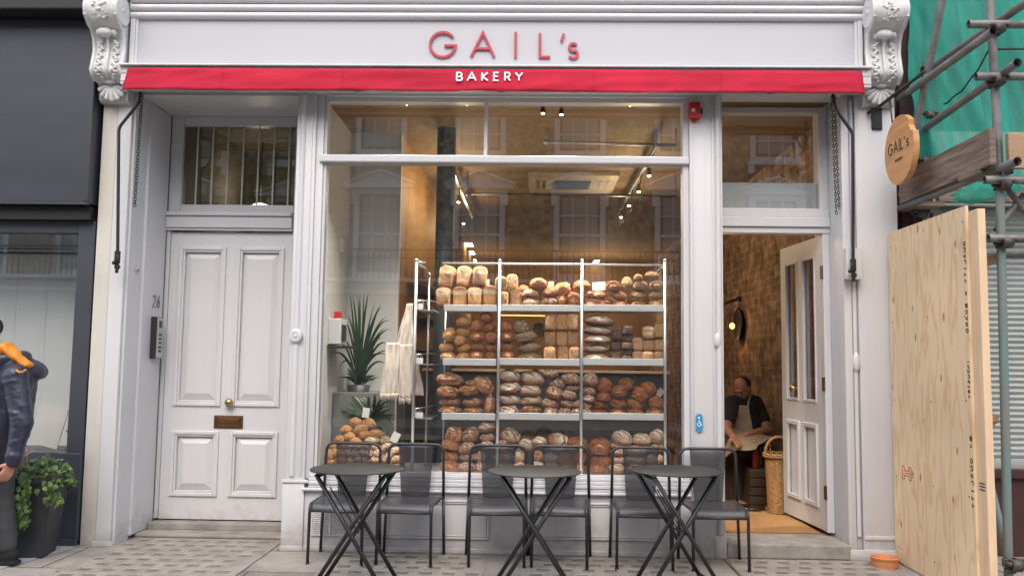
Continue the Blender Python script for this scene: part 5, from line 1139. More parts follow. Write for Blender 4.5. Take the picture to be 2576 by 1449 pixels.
# each shelf bay: stacks from left to right; each loaf (cx, cy, w, h, crust, tilt) in the zoomed view
S = {
 ('top', 'left', zA): [
  [(410, 425, 135, 180, 'tin', -2), (425, 235, 135, 200, 'tin', 8)], [(545, 425, 135, 185, 'tin', 0), (580, 235, 130, 195, 'tin', 7)],
  [(680, 420, 130, 178, 'tin', 0), (725, 232, 130, 182, 'tin', 3)], [(818, 415, 130, 188, 'tin', -1)]],
 ('top', 'middle', zA): [
  [(955, 437, 92, 128, 'oat', 0), (930, 300, 112, 132, 'oat', 3)], [(1068, 434, 96, 135, 'oat', 2), (1035, 290, 100, 152, 'oat', -3)],
  [(1205, 472, 156, 82, 'flour', 0), (1205, 390, 156, 88, 'flour', 2)], [(1385, 470, 185, 82, 'flour', 0), (1385, 372, 186, 112, 'brown', -3), (1280, 292, 160, 100, 'brown', 0)],
  [(1500, 445, 90, 95, 'brown', 0), (1508, 345, 150, 120, 'brown', 8)], [(1610, 440, 150, 130, 'crackle', 0), (1690, 312, 160, 95, 'brown', 0)]],
 ('top', 'right', zA): [
  [(1760, 488, 130, 70, 'glaze', 0), (1765, 405, 90, 75, 'glaze', 0)], [(1885, 486, 150, 72, 'glaze', 0), (1845, 405, 160, 80, 'glaze', 0)],
  [(2050, 488, 150, 74, 'glaze', 0), (2040, 412, 160, 82, 'glaze', 5), (1985, 318, 146, 92, 'glaze', 3)],
  [(2225, 492, 150, 68, 'dark', 0), (2215, 402, 146, 82, 'dark', 0), (2245, 312, 142, 86, 'dark', 2), (2115, 285, 100, 104, 'dark', -6), (2220, 236, 84, 64, 'dark', 0)],
  [(2385, 490, 136, 72, 'dark', 0), (2385, 400, 146, 80, 'dark', 0), (2395, 310, 138, 82, 'dark', 0), (2350, 214, 130, 66, 'dark', 0)]],
 ('second', 'left', zA): [
  [(425, 976, 140, 76, 'gold', 0), (410, 892, 132, 86, 'gold', -4), (440, 770, 112, 128, 'gold', 30)],
  [(570, 980, 126, 72, 'gold', 0), (572, 897, 126, 82, 'gold', 0), (535, 826, 112, 92, 'gold', -12), (570, 750, 132, 88, 'gold', 6), (575, 650, 136, 86, 'gold', 0)],
  [(700, 970, 126, 82, 'brown', 0), (705, 887, 130, 74, 'brown', 0), (700, 792, 130, 88, 'brown', 0), (695, 692, 108, 98, 'brown', 0)],
  [(830, 977, 108, 78, 'brown', 0), (835, 896, 110, 74, 'brown', 0), (835, 802, 112, 102, 'brown', 0), (815, 707, 112, 92, 'brown', 0), (790, 607, 116, 88, 'brown', 0)]],
 ('second', 'middle', zA): [
  [(985, 972, 122, 86, 'brown', 0), (982, 886, 126, 86, 'brown', 3), (985, 792, 126, 86, 'brown', 0), (970, 702, 108, 86, 'brown', 0)],
  [(1205, 986, 236, 76, 'seed', 0), (1195, 890, 232, 88, 'seed', -4), (1155, 792, 226, 98, 'seed', -10), (1120, 697, 156, 116, 'seed', 0)],
  [(1388, 960, 106, 140, 'oat', 0), (1390, 812, 106, 142, 'oat', 0), (1390, 660, 106, 140, 'oat', 0)],
  [(1512, 960, 106, 140, 'oat', 0), (1498, 810, 104, 140, 'oat', 0), (1500, 658, 104, 142, 'oat', 0)],
  [(1620, 960, 100, 140, 'oat', 0), (1608, 812, 104, 142, 'oat', 0), (1608, 656, 104, 146, 'oat', 0)]],
 ('second', 'right', zA): [
  [(1825, 992, 246, 76, 'white', 0), (1830, 906, 256, 78, 'white', 0), (1838, 820, 262, 78, 'white', 0), (1838, 735, 272, 88, 'white', 3), (1852, 642, 290, 98, 'white', 4)],
  [(2003, 985, 96, 96, 'rye', 0), (2006, 880, 96, 86, 'rye', 0), (2018, 770, 96, 112, 'rye', 4)],
  [(2106, 1000, 92, 56, 'rye', 0), (2110, 942, 88, 54, 'rye', 0), (2112, 880, 96, 62, 'rye', 0), (2112, 808, 96, 68, 'rye', 0), (2115, 732, 100, 82, 'rye', 0)],
  [(2208, 986, 104, 104, 'light', 0), (2210, 866, 98, 118, 'light', 0)], [(2308, 986, 100, 102, 'light', 0), (2312, 872, 106, 98, 'light', 0), (2315, 754, 112, 112, 'light', 2)],
  [(2407, 986, 98, 102, 'light', 0), (2412, 870, 98, 108, 'light', 0), (2420, 742, 94, 124, 'light', 0)]],
 ('third', 'left', zB): [
  [(447, 452, 212, 80, 'slash', 0), (447, 370, 212, 90, 'slash', 0), (430, 276, 202, 116, 'slash', 10), (450, 160, 242, 118, 'slash', 4)],
  [(668, 462, 206, 78, 'slash', 0), (665, 374, 206, 88, 'slash', 0), (630, 262, 196, 98, 'slash', -3), (640, 200, 104, 60, 'slash', 0)],
  [(822, 396, 98, 176, 'slash', 4), (772, 216, 205, 135, 'slash', 33)]],
 ('third', 'middle', zB): [
  [(1000, 460, 176, 98, 'white', 0), (1010, 352, 202, 112, 'white', 3), (1005, 246, 216, 104, 'white', -5), (1010, 130, 196, 128, 'white', 6)],
  [(1205, 456, 216, 92, 'slash', 0), (1215, 360, 192, 94, 'white', -4), (1205, 270, 192, 98, 'white', 3), (1232, 146, 230, 146, 'white', 8)],
  [(1395, 466, 122, 74, 'flour', 0), (1390, 386, 160, 98, 'flour', 8), (1432, 286, 146, 108, 'flour', 14), (1455, 206, 142, 98, 'flour', 10), (1395, 106, 136, 78, 'flour', 0)],
  [(1525, 470, 122, 68, 'flour', 0), (1556, 386, 128, 88, 'flour', 8), (1570, 310, 132, 88, 'flour', 8), (1602, 242, 124, 74, 'flour', 6), (1590, 156, 168, 108, 'flour', 12)],
  [(1640, 470, 102, 74, 'flour', 0), (1655, 400, 96, 74, 'flour', 0)]],
 ('third', 'right', zB): [
  [(1722, 466, 104, 74, 'flour', 0), (1726, 408, 112, 84, 'flour', 0), (1750, 346, 114, 78, 'flour', 4), (1757, 268, 118, 92, 'flour', 0), (1770, 166, 136, 118, 'flour', 8)],
  [(1850, 480, 170, 80, 'crackle', 0), (1865, 396, 146, 80, 'crackle', 0), (1897, 330, 128, 82, 'crackle', 0), (1900, 222, 150, 142, 'crackle', 10)],
  [(2022, 480, 146, 80, 'crackle', 0), (2030, 386, 150, 98, 'crackle', 0), (2046, 276, 132, 104, 'crackle', 18), (2110, 206, 146, 108, 'crackle', 10)],
  [(2190, 478, 152, 90, 'nut', 0), (2195, 386, 152, 114, 'nut', 12), (2240, 302, 156, 120, 'crackle', 30), (2318, 256, 152, 128, 'crackle', 36)],
  [(2382, 480, 164, 84, 'nut', 0), (2390, 386, 150, 118, 'nut', 3)]],
 ('lowest', 'left', zB): [
  [(435, 970, 156, 100, 'brown', 0), (446, 880, 156, 98, 'brown', 0), (455, 776, 160, 92, 'brown', 10), (490, 680, 160, 142, 'slash', 18)],
  [(610, 980, 172, 92, 'flour', 0), (622, 886, 170, 86, 'flour', 0), (602, 806, 152, 98, 'flour', -16), (645, 680, 186, 132, 'flour', -26)],
  [(735, 985, 90, 86, 'flour', 0), (738, 893, 92, 90, 'flour', 0), (792, 776, 118, 72, 'white', 0), (800, 708, 132, 78, 'flour', 0), (790, 606, 152, 98, 'flour', -6)]],
 ('lowest', 'middle', zB): [
  [(955, 985, 190, 92, 'flour', 0), (950, 890, 180, 100, 'flour', 0), (930, 785, 120, 92, 'flour', 0), (1010, 696, 182, 142, 'flour', 16)],
  [(1110, 980, 120, 84, 'white', 0), (1110, 882, 114, 122, 'white', 8), (1165, 776, 134, 104, 'white', 10)],
  [(1268, 975, 120, 80, 'white', 0), (1268, 872, 104, 98, 'slash', 0), (1290, 746, 132, 84, 'white', 0)],
  [(1395, 985, 130, 86, 'white', 0), (1390, 900, 130, 86, 'white', 0), (1465, 750, 152, 174, 'white', 90)],
  [(1545, 985, 140, 84, 'brown', 0), (1530, 900, 140, 86, 'brown', 0), (1650, 985, 130, 90, 'crackle', 0), (1655, 885, 150, 120, 'crackle', 0), (1642, 766, 192, 118, 'crackle', 0)]],
 ('lowest', 'right', zB): [
  [(1830, 990, 192, 84, 'crackle', 0), (1870, 918, 182, 120, 'crackle', 0), (1860, 792, 204, 146, 'crackle', 0)],
  [(2018, 995, 142, 84, 'white', 0), (2036, 914, 128, 82, 'white', 0), (2035, 842, 114, 66, 'white', 0), (2040, 786, 152, 74, 'white', 6), (2075, 716, 188, 132, 'white', 24)],
  [(2200, 1000, 150, 84, 'white', 0), (2195, 912, 172, 92, 'white', 0), (2200, 828, 182, 84, 'white', 0), (2255, 732, 172, 110, 'white', 6)],
  [(2355, 1000, 150, 84, 'white', 0), (2425, 908, 80, 84, 'white', 0), (2345, 910, 90, 84, 'white', 0), (2405, 796, 130, 98, 'white', 14), (2402, 698, 138, 122, 'white', 10)]],
}
ORD = ['first', 'second', 'third', 'fourth', 'fifth', 'sixth', 'seventh', 'eighth', 'ninth']
UPW = ['at the bottom', 'second up', 'third up', 'fourth up', 'fifth up']
for (shelf, bay, zf), stacks in S.items():
    for si, st in enumerate(stacks):
        for li, (x, y, w, h, m, rt) in enumerate(st):
            cx, cy = zf(x, y); pos = 'alone' if len(st) == 1 else ('on top' if li == len(st)-1 else UPW[li])
            lab = f"{BDESC[m]} {pos}, {ORD[si]} stack, {bay} bay, {shelf} shelf"
            put_loaf(cx, cy, w*.26668, h*.26668, m, -rt if False else rt, Y0+(.02 if li % 2 else 0)+.012*(si % 2), lab, f"loaves stacked on the {shelf} shelf", yaw=rnd.uniform(-9, 9))
# dim loaves at the back of the lowest shelf
for x, y, w, h, m, lb in ((1190, 702, 132, 92, 'brown', 'dim round brown loaf behind the lowest middle stacks'), (1336, 676, 150, 112, 'brown', 'tilted brown loaf at the back of the lowest middle bay'),
                          (1550, 682, 122, 74, 'flour', 'small dim floured loaf at the back beneath the third shelf'), (1290, 732, 110, 110, 'oat', None), (1145, 345, 96, 66, 'brown', None)):
    f = zB if lb else zA; cx, cy = f(x, y)
    put_loaf(cx, cy, w*.26668*1.05, h*.26668*1.05, m, 12, .46, lb or ('dim seeded block behind the grey loaves on the second shelf' if m == 'oat' else 'small brown loaf half hidden behind floured rounds, top shelf'), None)
# the heap of long rolls in the left corner of the window
def zC(x, y): return 772.8+x*.3791, 652.6+y*.3791
HEAP = [(322, 1078, 88, 56, 'gold', 6), (412, 1085, 92, 60, 'gold', 16), (262, 1128, 88, 52, 'gold', 0), (350, 1128, 112, 56, 'gold', -26), (380, 1160, 90, 54, 'gold', 0), (450, 1156, 120, 50, 'gold', -6), (283, 1174, 86, 54, 'gold', 4), (217, 1192, 76, 48, 'gold', 6),
        (322, 1205, 84, 46, 'gold', 0), (178, 1238, 70, 44, 'gold', 10), (152, 1300, 78, 70, 'gold', 24), (182, 1282, 60, 60, 'gold', 40), (160, 1338, 80, 34, 'gold', 0), (430, 1198, 116, 40, 'white', 0), (516, 1200, 78, 56, 'flour', -24), (528, 1238, 78, 46, 'white', -18),
        (468, 1284, 62, 50, 'white', 10), (452, 1324, 64, 42, 'white', 0), (578, 1272, 84, 50, 'white', -34), (590, 1322, 76, 48, 'white', -20), (512, 1322, 52, 46, 'flour', 0), (500, 1250, 50, 40, 'flour', 0), (545, 1300, 66, 44, 'white', -40), (452, 1245, 56, 44, 'flour', 8)]
for x, y in ((240, 1240), (292, 1238), (344, 1240), (396, 1238), (225, 1282), (272, 1280), (320, 1284), (368, 1280), (415, 1284), (238, 1325), (290, 1328), (342, 1326), (394, 1328)): HEAP.append((x, y, 58, 46, 'flour' if x > 260 else 'brown', (x*7) % 30-15))
WH = {'gold': 'golden torpedo roll', 'white': 'floured finger roll', 'flour': 'small floured roll', 'brown': 'small brown roll'}
for k, (x, y, w, h, m, rt) in enumerate(HEAP):
    cx, cy = zC(x, y); lvl = 'near the peak' if y < 1140 else 'high' if y < 1200 else 'halfway down' if y < 1270 else 'low' if y < 1310 else 'at the foot'
    side = 'left edge' if x < 200 else 'left half' if x < 300 else 'middle' if x < 400 else 'right half' if x < 500 else 'right edge'
    put_loaf(cx, cy, w*.3791, h*.3791, m, rt, .36+.05*((k*3) % 3)/2+max(0, (1300-y))*.0006, f"{WH[m]} {lvl}, {side} of the corner heap", 'rolls heaped in the window corner', depth=.09, name='roll', kind='roll' if w > 60 else None, yaw=rnd.uniform(-25, 25))
hb = thing('bread_basket', 'low wicker tray under the heap of rolls', 'basket', (-1.33, .45, .516))
c0, c1 = at(820, 1165, .42), at(1008, 1165, .42)
bm = BM()
for q in range(5): tube(bm, [(c0.x, .30, .52+q*.012), (c1.x, .30, .52+q*.012), (c1.x, .62, .52+q*.012), (c0.x, .62, .52+q*.012), (c0.x, .30, .52+q*.012)], .0075, 6)
box(bm, c0.x, c1.x, .30, .62, .517, .525); obj('wicker_tray', bm, WICK, hb)

# ================================================================ BREAD RACK
rk = thing('bread_rack', 'pale steel bread rack with three shelves behind the window glass', 'rack', (.05, .40, .516))
YR = .215
def up(px, y0=660, y1=1185, Y=YR, r=.0115):
    a, b = at(px, y0, Y), at(px, y1, Y); bm = BM(); x = (a.x+b.x)/2; tube(bm, [(x, Y, .516), (x, Y, a.z)], r, 12); ell(bm, (x, Y, a.z), r*1.25, sub=2); return obj('upright', bm, STEEL, rk)
for px in (1254, 1463, 1673): up(px, 656)
for px in (1118, 1254, 1463, 1673): up(px, 700, Y=.62, r=.008)
xl = at(1112, 800, YR).x; x1 = at(1254, 800, YR).x; x2 = at(1463, 800, YR).x; x3 = at(1673, 800, YR).x
zt = at(1400, 665, YR).z; bm = BM(); tube(bm, [(xl, YR, zt), (x3, YR, zt)], .0085, 10); tube(bm, [(xl, YR, zt), (xl, .62, zt)], .0085, 10); tube(bm, [(x3, YR, zt), (x3, .62, zt)], .0085, 10); obj('top_rail', bm, STEEL, rk)
for ya, yb in ((771, 783), (906, 919), (1043, 1056)):
    for a_, b_, pa in ((xl, x1, 1185), (x1, x2, 1358), (x2, x3, 1568)):
        za, zb = at(pa, ya, YR).z, at(pa, yb, YR).z
        bm = BM(); box(bm, a_+.013, b_-.013, YR-.008, YR, zb, za+.012, .002); box(bm, a_+.013, b_-.013, YR+.0005, .64, zb+.004, zb+.012)
        for k in range(5): box(bm, a_+.013, b_-.013, .26+k*.07, .266+k*.07, zb+.0125, zb+.018)
        obj('shelf', bm, SHELF, rk)
bm = BM(); a = at(1260, 793, .80); b = at(1390, 795, .80); tube(bm, [a, b], .0035, 8); obj('strip_light', bm, STRIP, rk)
sr = thing('side_rack', 'narrow steel rack end with label holders left of the black column', 'rack', (at(1043, 900, .33).x, .33, .516))
xS = at(1043, 880, .33).x; zT = at(1043, 655, .33).z
bm = BM(); tube(bm, [(xS, .33, .516), (xS, .33, zT)], .013, 12); ell(bm, (xS, .33, zT), .017); obj('upright', bm, STEEL, sr)
bm = BM(); tube(bm, [(xS+.05, .75, .516), (xS+.05, .75, zT-.05)], .009, 10); obj('upright', bm, STEEL, sr)
bm = BM(); p = at(1068, 661, .36); tube(bm, [(xS, .33, p.z), (p.x, .38, p.z)], .010, 10); tube(bm, [(xS, .33, zT-.02), (xS+.04, .6, zT-.04), (xS+.05, .75, zT-.08)], .008, 8); obj('top_rail', bm, STEEL, sr)
for y in (772, 908, 1044):
    p = at(1054, y, .36); bm = BM(); box(bm, p.x-.033, p.x+.033, .345, .352, p.z-.022, p.z+.022, .002); obj('label_holder', bm, CARD, sr)
    bm = BM(); tube(bm, [(xS, .34, p.z+.045), (xS+.10, .50, p.z+.06), (xS+.12, .75, p.z+.06)], .005, 6)
    for k in range(4): tube(bm, [(xS+.012+k*.012, .37+.02*k, p.z+.06), (xS+.012+k*.012, .36+.02*k, p.z+.0)], .003, 5)
    box(bm, xS+.02, xS+.14, .36, .76, p.z-.03, p.z-.022); obj('wire_shelf', bm, STEEL, sr)
# price cards
for x, y, w, h, rt, f, Y, lb, m in ((1850, 317, 126, 78, -4, zA, .38, 'white blank price card among shiny buns on the top shelf', CARD), (1545, 312, 52, 56, 30, zA, .46, 'white card stuck between brown loaves on the top shelf', CARD),
                                   (1400, 296, 52, 46, 0, zA, .46, 'small tan price tag above the top middle loaves', PINE), (803, 282, 26, 60, 0, zA, .44, 'narrow white tag beside the uppermost tin loaves', CARD), (2425, 290, 60, 80, 40, zB, .46, 'clear dim tag by the tilted brown loaves, third shelf', PANEL),
                                   (390, 1016, 46, 64, 8, zC, .40, 'white price card on a pick above the heap peak', CARD), (584, 1180, 52, 70, 26, zC, .38, 'tilted white price card at the right of the roll heap', CARD)):
    k = .26668 if f is not zC else .3791; c = at(*f(x, y), Y); s = mpp(Y)*k
    t = thing('price_card', lb, 'card', c); bm = BM(); box(bm, c.x-w*s/2, c.x+w*s/2, Y-.001, Y+.001, c.z-h*s/2, c.z+h*s/2, rot=Matrix.Rotation(R(rt), 3, 'Y')); obj('card', bm, m, t)
    bm = BM(); tube(bm, [(c.x, Y+.004, c.z-h*s*.3), (c.x-.005, Y+.012, c.z-h*s*.5-.05)], .0018, 5); obj('pick', bm, DARKP, t)

# ================================================================ CLOTHS, PANEL, PALMS IN THE WINDOW
def cloth(name, lb, xt0, xt1, yt, xb0, xb1, yb, Y, folds, fringe=False, amp=.007):
    a0, a1, b0, b1 = at(xt0, yt, Y), at(xt1, yt, Y), at(xb0, yb, Y), at(xb1, yb, Y); ph = rnd.uniform(0, 6)
    def f(u, v):
        p = a0.lerp(a1, u).lerp(b0.lerp(b1, u), v); e = .012*noise.noise((u*9, ph, 2)) if fringe and v > .95 else 0
        return p+Vector((.006*noise.noise((u*4, v*5, ph)), amp*math.sin(u*folds*6.28+ph+v)*(.35+.65*v)+.012*noise.noise((u*6, v*3, ph)), e))
    bm = BM(); sheet(bm, f, 40, 24); solidify(bm, .003)
    t = thing(name, lb, 'cloth', ((a0.x+a1.x)/2, Y, a0.z)); obj('fabric', bm, LINEN, t)
    if fringe:
        bm = BM()
        for k in range(26):
            p = b0.lerp(b1, k/25); q = f(k/25, .99); tube(bm, [q, q+Vector((rnd.uniform(-.004, .004), 0, -.035-rnd.uniform(0, .02)))], .0024, 5)
        obj('fringe', bm, LINEN, t)
cloth('tote_bag', 'cream cotton bag bunched and hung from the side rack', 1024, 1038, 764, 992, 1040, 872, .40, 2)
cloth('tea_towel', 'ribbed cream towel with fringe, nearest the palms', 973, 1005, 862, 957, 1001, 990, .34, 3, True)
cloth('tea_towel', 'striped cream towel with long fringe against the rack upright', 1005, 1040, 866, 1003, 1041, 1000, .36, 2.5, True)
cloth('linen_bag', 'plain cream cloth hanging right of the rack upright', 1044, 1052, 900, 1042, 1066, 995, .46, 1.5)
fp = thing('alarm_box', 'white wall alarm box with red cap on the left window wall', 'alarm panel', (-1.60, .8, 1.4))
a = at(846, 838, .62); bm = BM(); box(bm, -1.6248, -1.53, .55, .80, a.z-.09, a.z+.115, .005); obj('casing', bm, PANEL, fp)
bm = BM(); box(bm, -1.53+.0005, -1.522, .60, .75, a.z-.06, a.z+.07, .002); obj('dark_screen', bm, DARKP, fp); bm = BM(); box(bm, -1.60, -1.55, .62, .70, a.z+.1155, a.z+.175, .006); obj('red_cap', bm, REDP, fp)
bm = BM(); box(bm, -1.6248, -1.46, .52, .84, a.z-.12, a.z-.10, .003); tag(obj('wall_bracket', bm, DARKP), 'little dark shelf beneath the white alarm box', 'shelf')
bm = BM(); c = at(863, 617, .9); box(bm, -1.6248, -1.612, .85, .99, c.z-.06, c.z+.06, .003); tag(obj('wall_socket', bm, PANEL), 'pale double socket plate on the left window wall', 'socket')
def frond(bm, base, tip, w, sag, n=10):
    side = None; L_, R_ = [], []
    for k in range(n+1):
        t = k/n; c = base.lerp(tip, t)+Vector((0, 0, sag*4*t*(1-t))); d = (tip-base)+Vector((0, 0, sag*4*(1-2*t))); d.normalize()
        s = d.cross(Vector((0.25, -1, .2))).normalized(); ww = w*math.sin(math.pi*min(1, .12+t*.88))**.7*(1-t**4)
        L_.append(bm.verts.new(c+s*ww+Vector((0, .006*ww/w, 0)))); R_.append(bm.verts.new(c-s*ww))
    for k in range(n):
        f = bm.faces.new((L_[k], L_[k+1], R_[k+1], R_[k])); f.smooth = True
def palm(name, lb, base, tips, Y, w, sag=.05, extra=0):
    b = at(*base, Y); t = thing(name, lb, 'plant', (b.x, Y, b.z-.12)); bm = BM()
    for (x, y) in tips: 
        yy = Y+rnd.uniform(-.18, .10); p = at(x, y, yy); frond(bm, b+Vector((rnd.uniform(-.02, .02), 0, 0)), p, w*rnd.uniform(.8, 1.2), sag*rnd.uniform(.4, 1.6))
    for k in range(extra):
        q = rnd.uniform(-1.3, 1.3); l = rnd.uniform(.10, .22); frond(bm, b+Vector((rnd.uniform(-.03, .03), 0, rnd.uniform(-.02, .05))), b+Vector((l*math.sin(q), rnd.uniform(-.12, .1), l*math.cos(q)*.8)), w*rnd.uniform(.8, 1.4), .02)
    obj('fronds', bm, LEAF, t)
    bm = BM(); lathe(bm, [(0, -.16), (.075, -.16), (.095, .0), (.09, .0), (.08, -.03), (0, -.03)], (b.x, Y, b.z), 'Z', 20); obj('pot', fixn(bm), IRON, t); return t
palm('palm_plant', 'tall dark palm on the ledge in the window corner', (902, 968), [(879, 727), (886, 740), (916, 727), (929, 733), (945, 752), (966, 772), (979, 795), (986, 810), (990, 832), (968, 850), (975, 822), (955, 770), (905, 740), (892, 760), (846, 848), (836, 880), (985, 905), (978, 925), (965, 895), (950, 880), (990, 890), (870, 790), (830, 893), (850, 930), (960, 760), (972, 840), (982, 870), (900, 735), (862, 800), (925, 745)], .90, .0085, .12, 26)
palm('palm_plant', 'lower dark palm spreading behind the heap of rolls', (935, 1062), [(830, 1018), (828, 1030), (832, 1078), (846, 1000), (870, 998), (996, 1045), (990, 1072), (984, 1025), (943, 992), (952, 1000), (965, 1005), (925, 996), (905, 1000), (1000, 1058), (860, 1040), (975, 1090), (985, 1010), (850, 1060), (895, 990)], .70, .011, .06, 14)

# ================================================================ LIGHTS IN THE SHOP
def point(name, p, e, c=(1, .72, .42), r=.04, kind='POINT'):
    l = bpy.data.lights.new(name, kind); l.energy = e; l.color = c; l.shadow_soft_size = r
    if kind == 'SPOT': l.spot_size = R(140); l.spot_blend = .6
    o = bpy.data.objects.new(name, l); col.objects.link(o); o.location = p; return o
def track(lb, x, y0, y1, spots, grp):
    t = thing('track_light', lb, 'track light', (x, (y0+y1)/2, 3.2)); bm = BM(); box(bm, x-.018, x+.018, y0, y1, 3.18, 3.21, .003)
    for y in (y0+.1, y1-.1): tube(bm, [(x, y, 3.21), (x, y, 3.36)], .006, 6)
    obj('track', bm, BLACKM, t)
    for px, py, Y in spots:
        p = at(px, py, Y); h = bm = BM(); tube(bm, [(x, Y, 3.18), (x, Y, p.z+.09), (p.x, Y, p.z+.07)], .006, 6); lathe(bm, [(0, .075), (.016, .075), (.023, .0), (.020, .0), (.013, .065), (0, .065)], p, 'Z', 14); o = obj('spot_head', fixn(bm), BLACKM, t, 50)
        bm = BM(); ell(bm, p+Vector((0, 0, .008)), .018, sub=2); obj('bulb', bm, WBULB, o); point('spot', p+Vector((0, -.03, -.05)), 5.5 if Y > 1.5 else 2.0)
track('black ceiling track with four lit spots beside the iron column', -.79, .9, 4.6, [(1132, 432, 1.24), (1140, 473, 1.95), (1153, 509, 2.7), (1166, 563, 4.1)], None)
track('black ceiling track with four lit spots near the brick wall', 1.04, .9, 4.2, [(1633, 443, 1.35), (1607, 483, 2.05), (1582, 518, 2.76), (1562, 547, 3.48)], None)
for k, (px, py, d, sd_) in enumerate(((1180, 615, 14.6, 'left'), (1185, 635, 15.7, 'left'), (1190, 655, 16.9, 'left'), (1530, 617, 14.6, 'right'), (1515, 637, 15.7, 'right'), (1500, 657, 16.9, 'right'))):
    p = at(px, py, d-6.2); t = thing('ceiling_light', f"small lit ceiling lamp, {'nearest' if k % 3 == 0 else 'middle' if k % 3 == 1 else 'farthest'} of the {sd_} rear row", 'ceiling light', p, 'small lamps on the rear ceiling')
    bm = BM(); box(bm, p.x-.06, p.x+.06, p.y-.22, p.y+.22, p.z-.012, p.z+.012, .006); obj('diffuser', bm, LEDM, t); bm = BM(); box(bm, p.x-.07, p.x+.07, p.y-.23, p.y+.23, p.z+.013, p.z+.035, .004); tube(bm, [(p.x, p.y, p.z+.03), (p.x, p.y, 3.36)], .006, 6); obj('housing', bm, SHELF, t)
    if k % 3 == 1: point('rear_lamp', p+Vector((0, 0, -.9)), 26, (1, .72, .42), .15)
wl_ = thing('added_window_lamp', 'row of small warm bulbs added high inside the window to brighten the bread', 'lamp', (.2, .16, 3.2))  # row of spots added to brighten the loaves; only a glow suggests a fitting
bm = BM(); tube(bm, [(-1.35, .145, 3.342), (.98, .145, 3.342)], .008, 8)
for k in range(5): tube(bm, [(-1.2+k*.52, .145, 3.342), (-1.2+k*.52, .145, 3.36)], .004, 6)
obj('rail', bm, BLACKM, wl_)
for k, (x, z) in enumerate(((-.98, 3.30), (-.52, 3.30), (.06, 3.235), (.20, 3.225), (.72, 3.30))):
    p = V((x, .145, z)); bm = BM(); tube(bm, [p+V((0, 0, .04)), (x, .145, 3.342)], .004, 6); lathe(bm, [(0, .05), (.016, .048), (.022, .0), (.019, .0), (.013, .04), (0, .042)], p, 'Z', 12); o = obj('spot_head', fixn(bm), BLACKM, wl_, 50)
    bm = BM(); ell(bm, p+V((0, 0, .006)), .014, sub=2); obj('bulb', bm, WBULB, o); q = point('added_window_lamp', p+V((0, -.004, -.035)), 112, (1, .92, .78), .03, 'SPOT'); q.data.spot_size = R(92); q.data.spot_blend = 1.0; q.rotation_euler = (R(3), 0, 0)
bm = BM(); a = at(1176, 488, 2.7); b = at(1700, 494, 2.7); tube(bm, [a, b], .014, 10); ell(bm, a, .03); tube(bm, [a, (a.x, 2.7, 3.36)], .006, 6); tube(bm, [b, (b.x, 2.7, 3.36)], .006, 6); tag(obj('suspended_rail', bm, BLACKM), 'long black rail crossing beneath the shop ceiling', 'rail')
bm = BM(); a = at(1375, 358, 1.0); b = at(1700, 366, 1.0); tube(bm, [a, b], .014, 10); ell(bm, a, .028); tube(bm, [a, (a.x, 1.0, 3.36)], .006, 6); tube(bm, [b, (b.x, 1.0, 3.36)], .006, 6); tag(obj('suspended_rail', bm, STEEL), 'short grey rail high behind the upper window light', 'rail')
ac = thing('ceiling_cassette', 'square ceiling air conditioner with dark grille', 'air conditioner', (.42, 3.15, 3.3))
bm = BM(); box(bm, -.06, .90, 2.68, 3.62, 3.32, 3.359, .006); obj('panel', bm, mat('warm_white_plastic', (.36, .31, .22), .5, .03), ac); bm = BM()
box(bm, .22, .62, 2.95, 3.35, 3.308, 3.3195)
for k in range(6): box(bm, .23, .61, 2.98+k*.06, 2.995+k*.06, 3.30, 3.3075)
for x in (.03, .10, .72, .79): box(bm, x, x+.02, 2.95, 3.35, 3.314, 3.3195)
obj('grille', bm, DARKP, ac)
hl = thing('hall_lamp', 'glowing round lamp low in the hall transom', 'lamp', at(655, 521, 1.9)); bm = BM(); p = at(655, 521, 1.9); ell(bm, p, (.085, .085, .035), sub=3); obj('globe', bm, GLOBE, hl); bm = BM(); tube(bm, [p+Vector((0, 0, .03)), (p.x, 1.9, 3.45)], .006, 6); obj('flex', bm, BLACKM, hl); point('hall_lamp', p+Vector((0, -.1, .12)), 1.6, (1, .85, .65))
wl = thing('wall_lamp', 'amber bulb wall lamp with dark dish on the brick wall', 'lamp', (2.3, 3.45, 1.8)); p = at(1842, 820, 3.4)
bm = BM(); lathe(bm, [(0, .0), (.17, -.02), (.185, -.06), (.175, -.055), (.0, .015)], (p.x+.11, 3.4, p.z+.02), 'X', 28); tube(bm, [(p.x+.1, 3.4, p.z), (2.34, 3.4, p.z)], .012, 8); a = at(1826, 763, 3.3); b = at(1858, 752, 3.45); tube(bm, [a, b, (2.34, 3.45, b.z)], .014, 8); ell(bm, b, .035); obj('dish', fixn(bm), BLACKM, wl)
bm = BM(); ell(bm, p, (.028, .028, .036), sub=3); obj('bulb', bm, AMBER, wl); point('wall_lamp', p+Vector((-.07, -.05, 0)), 1.5, (1, .5, .2))
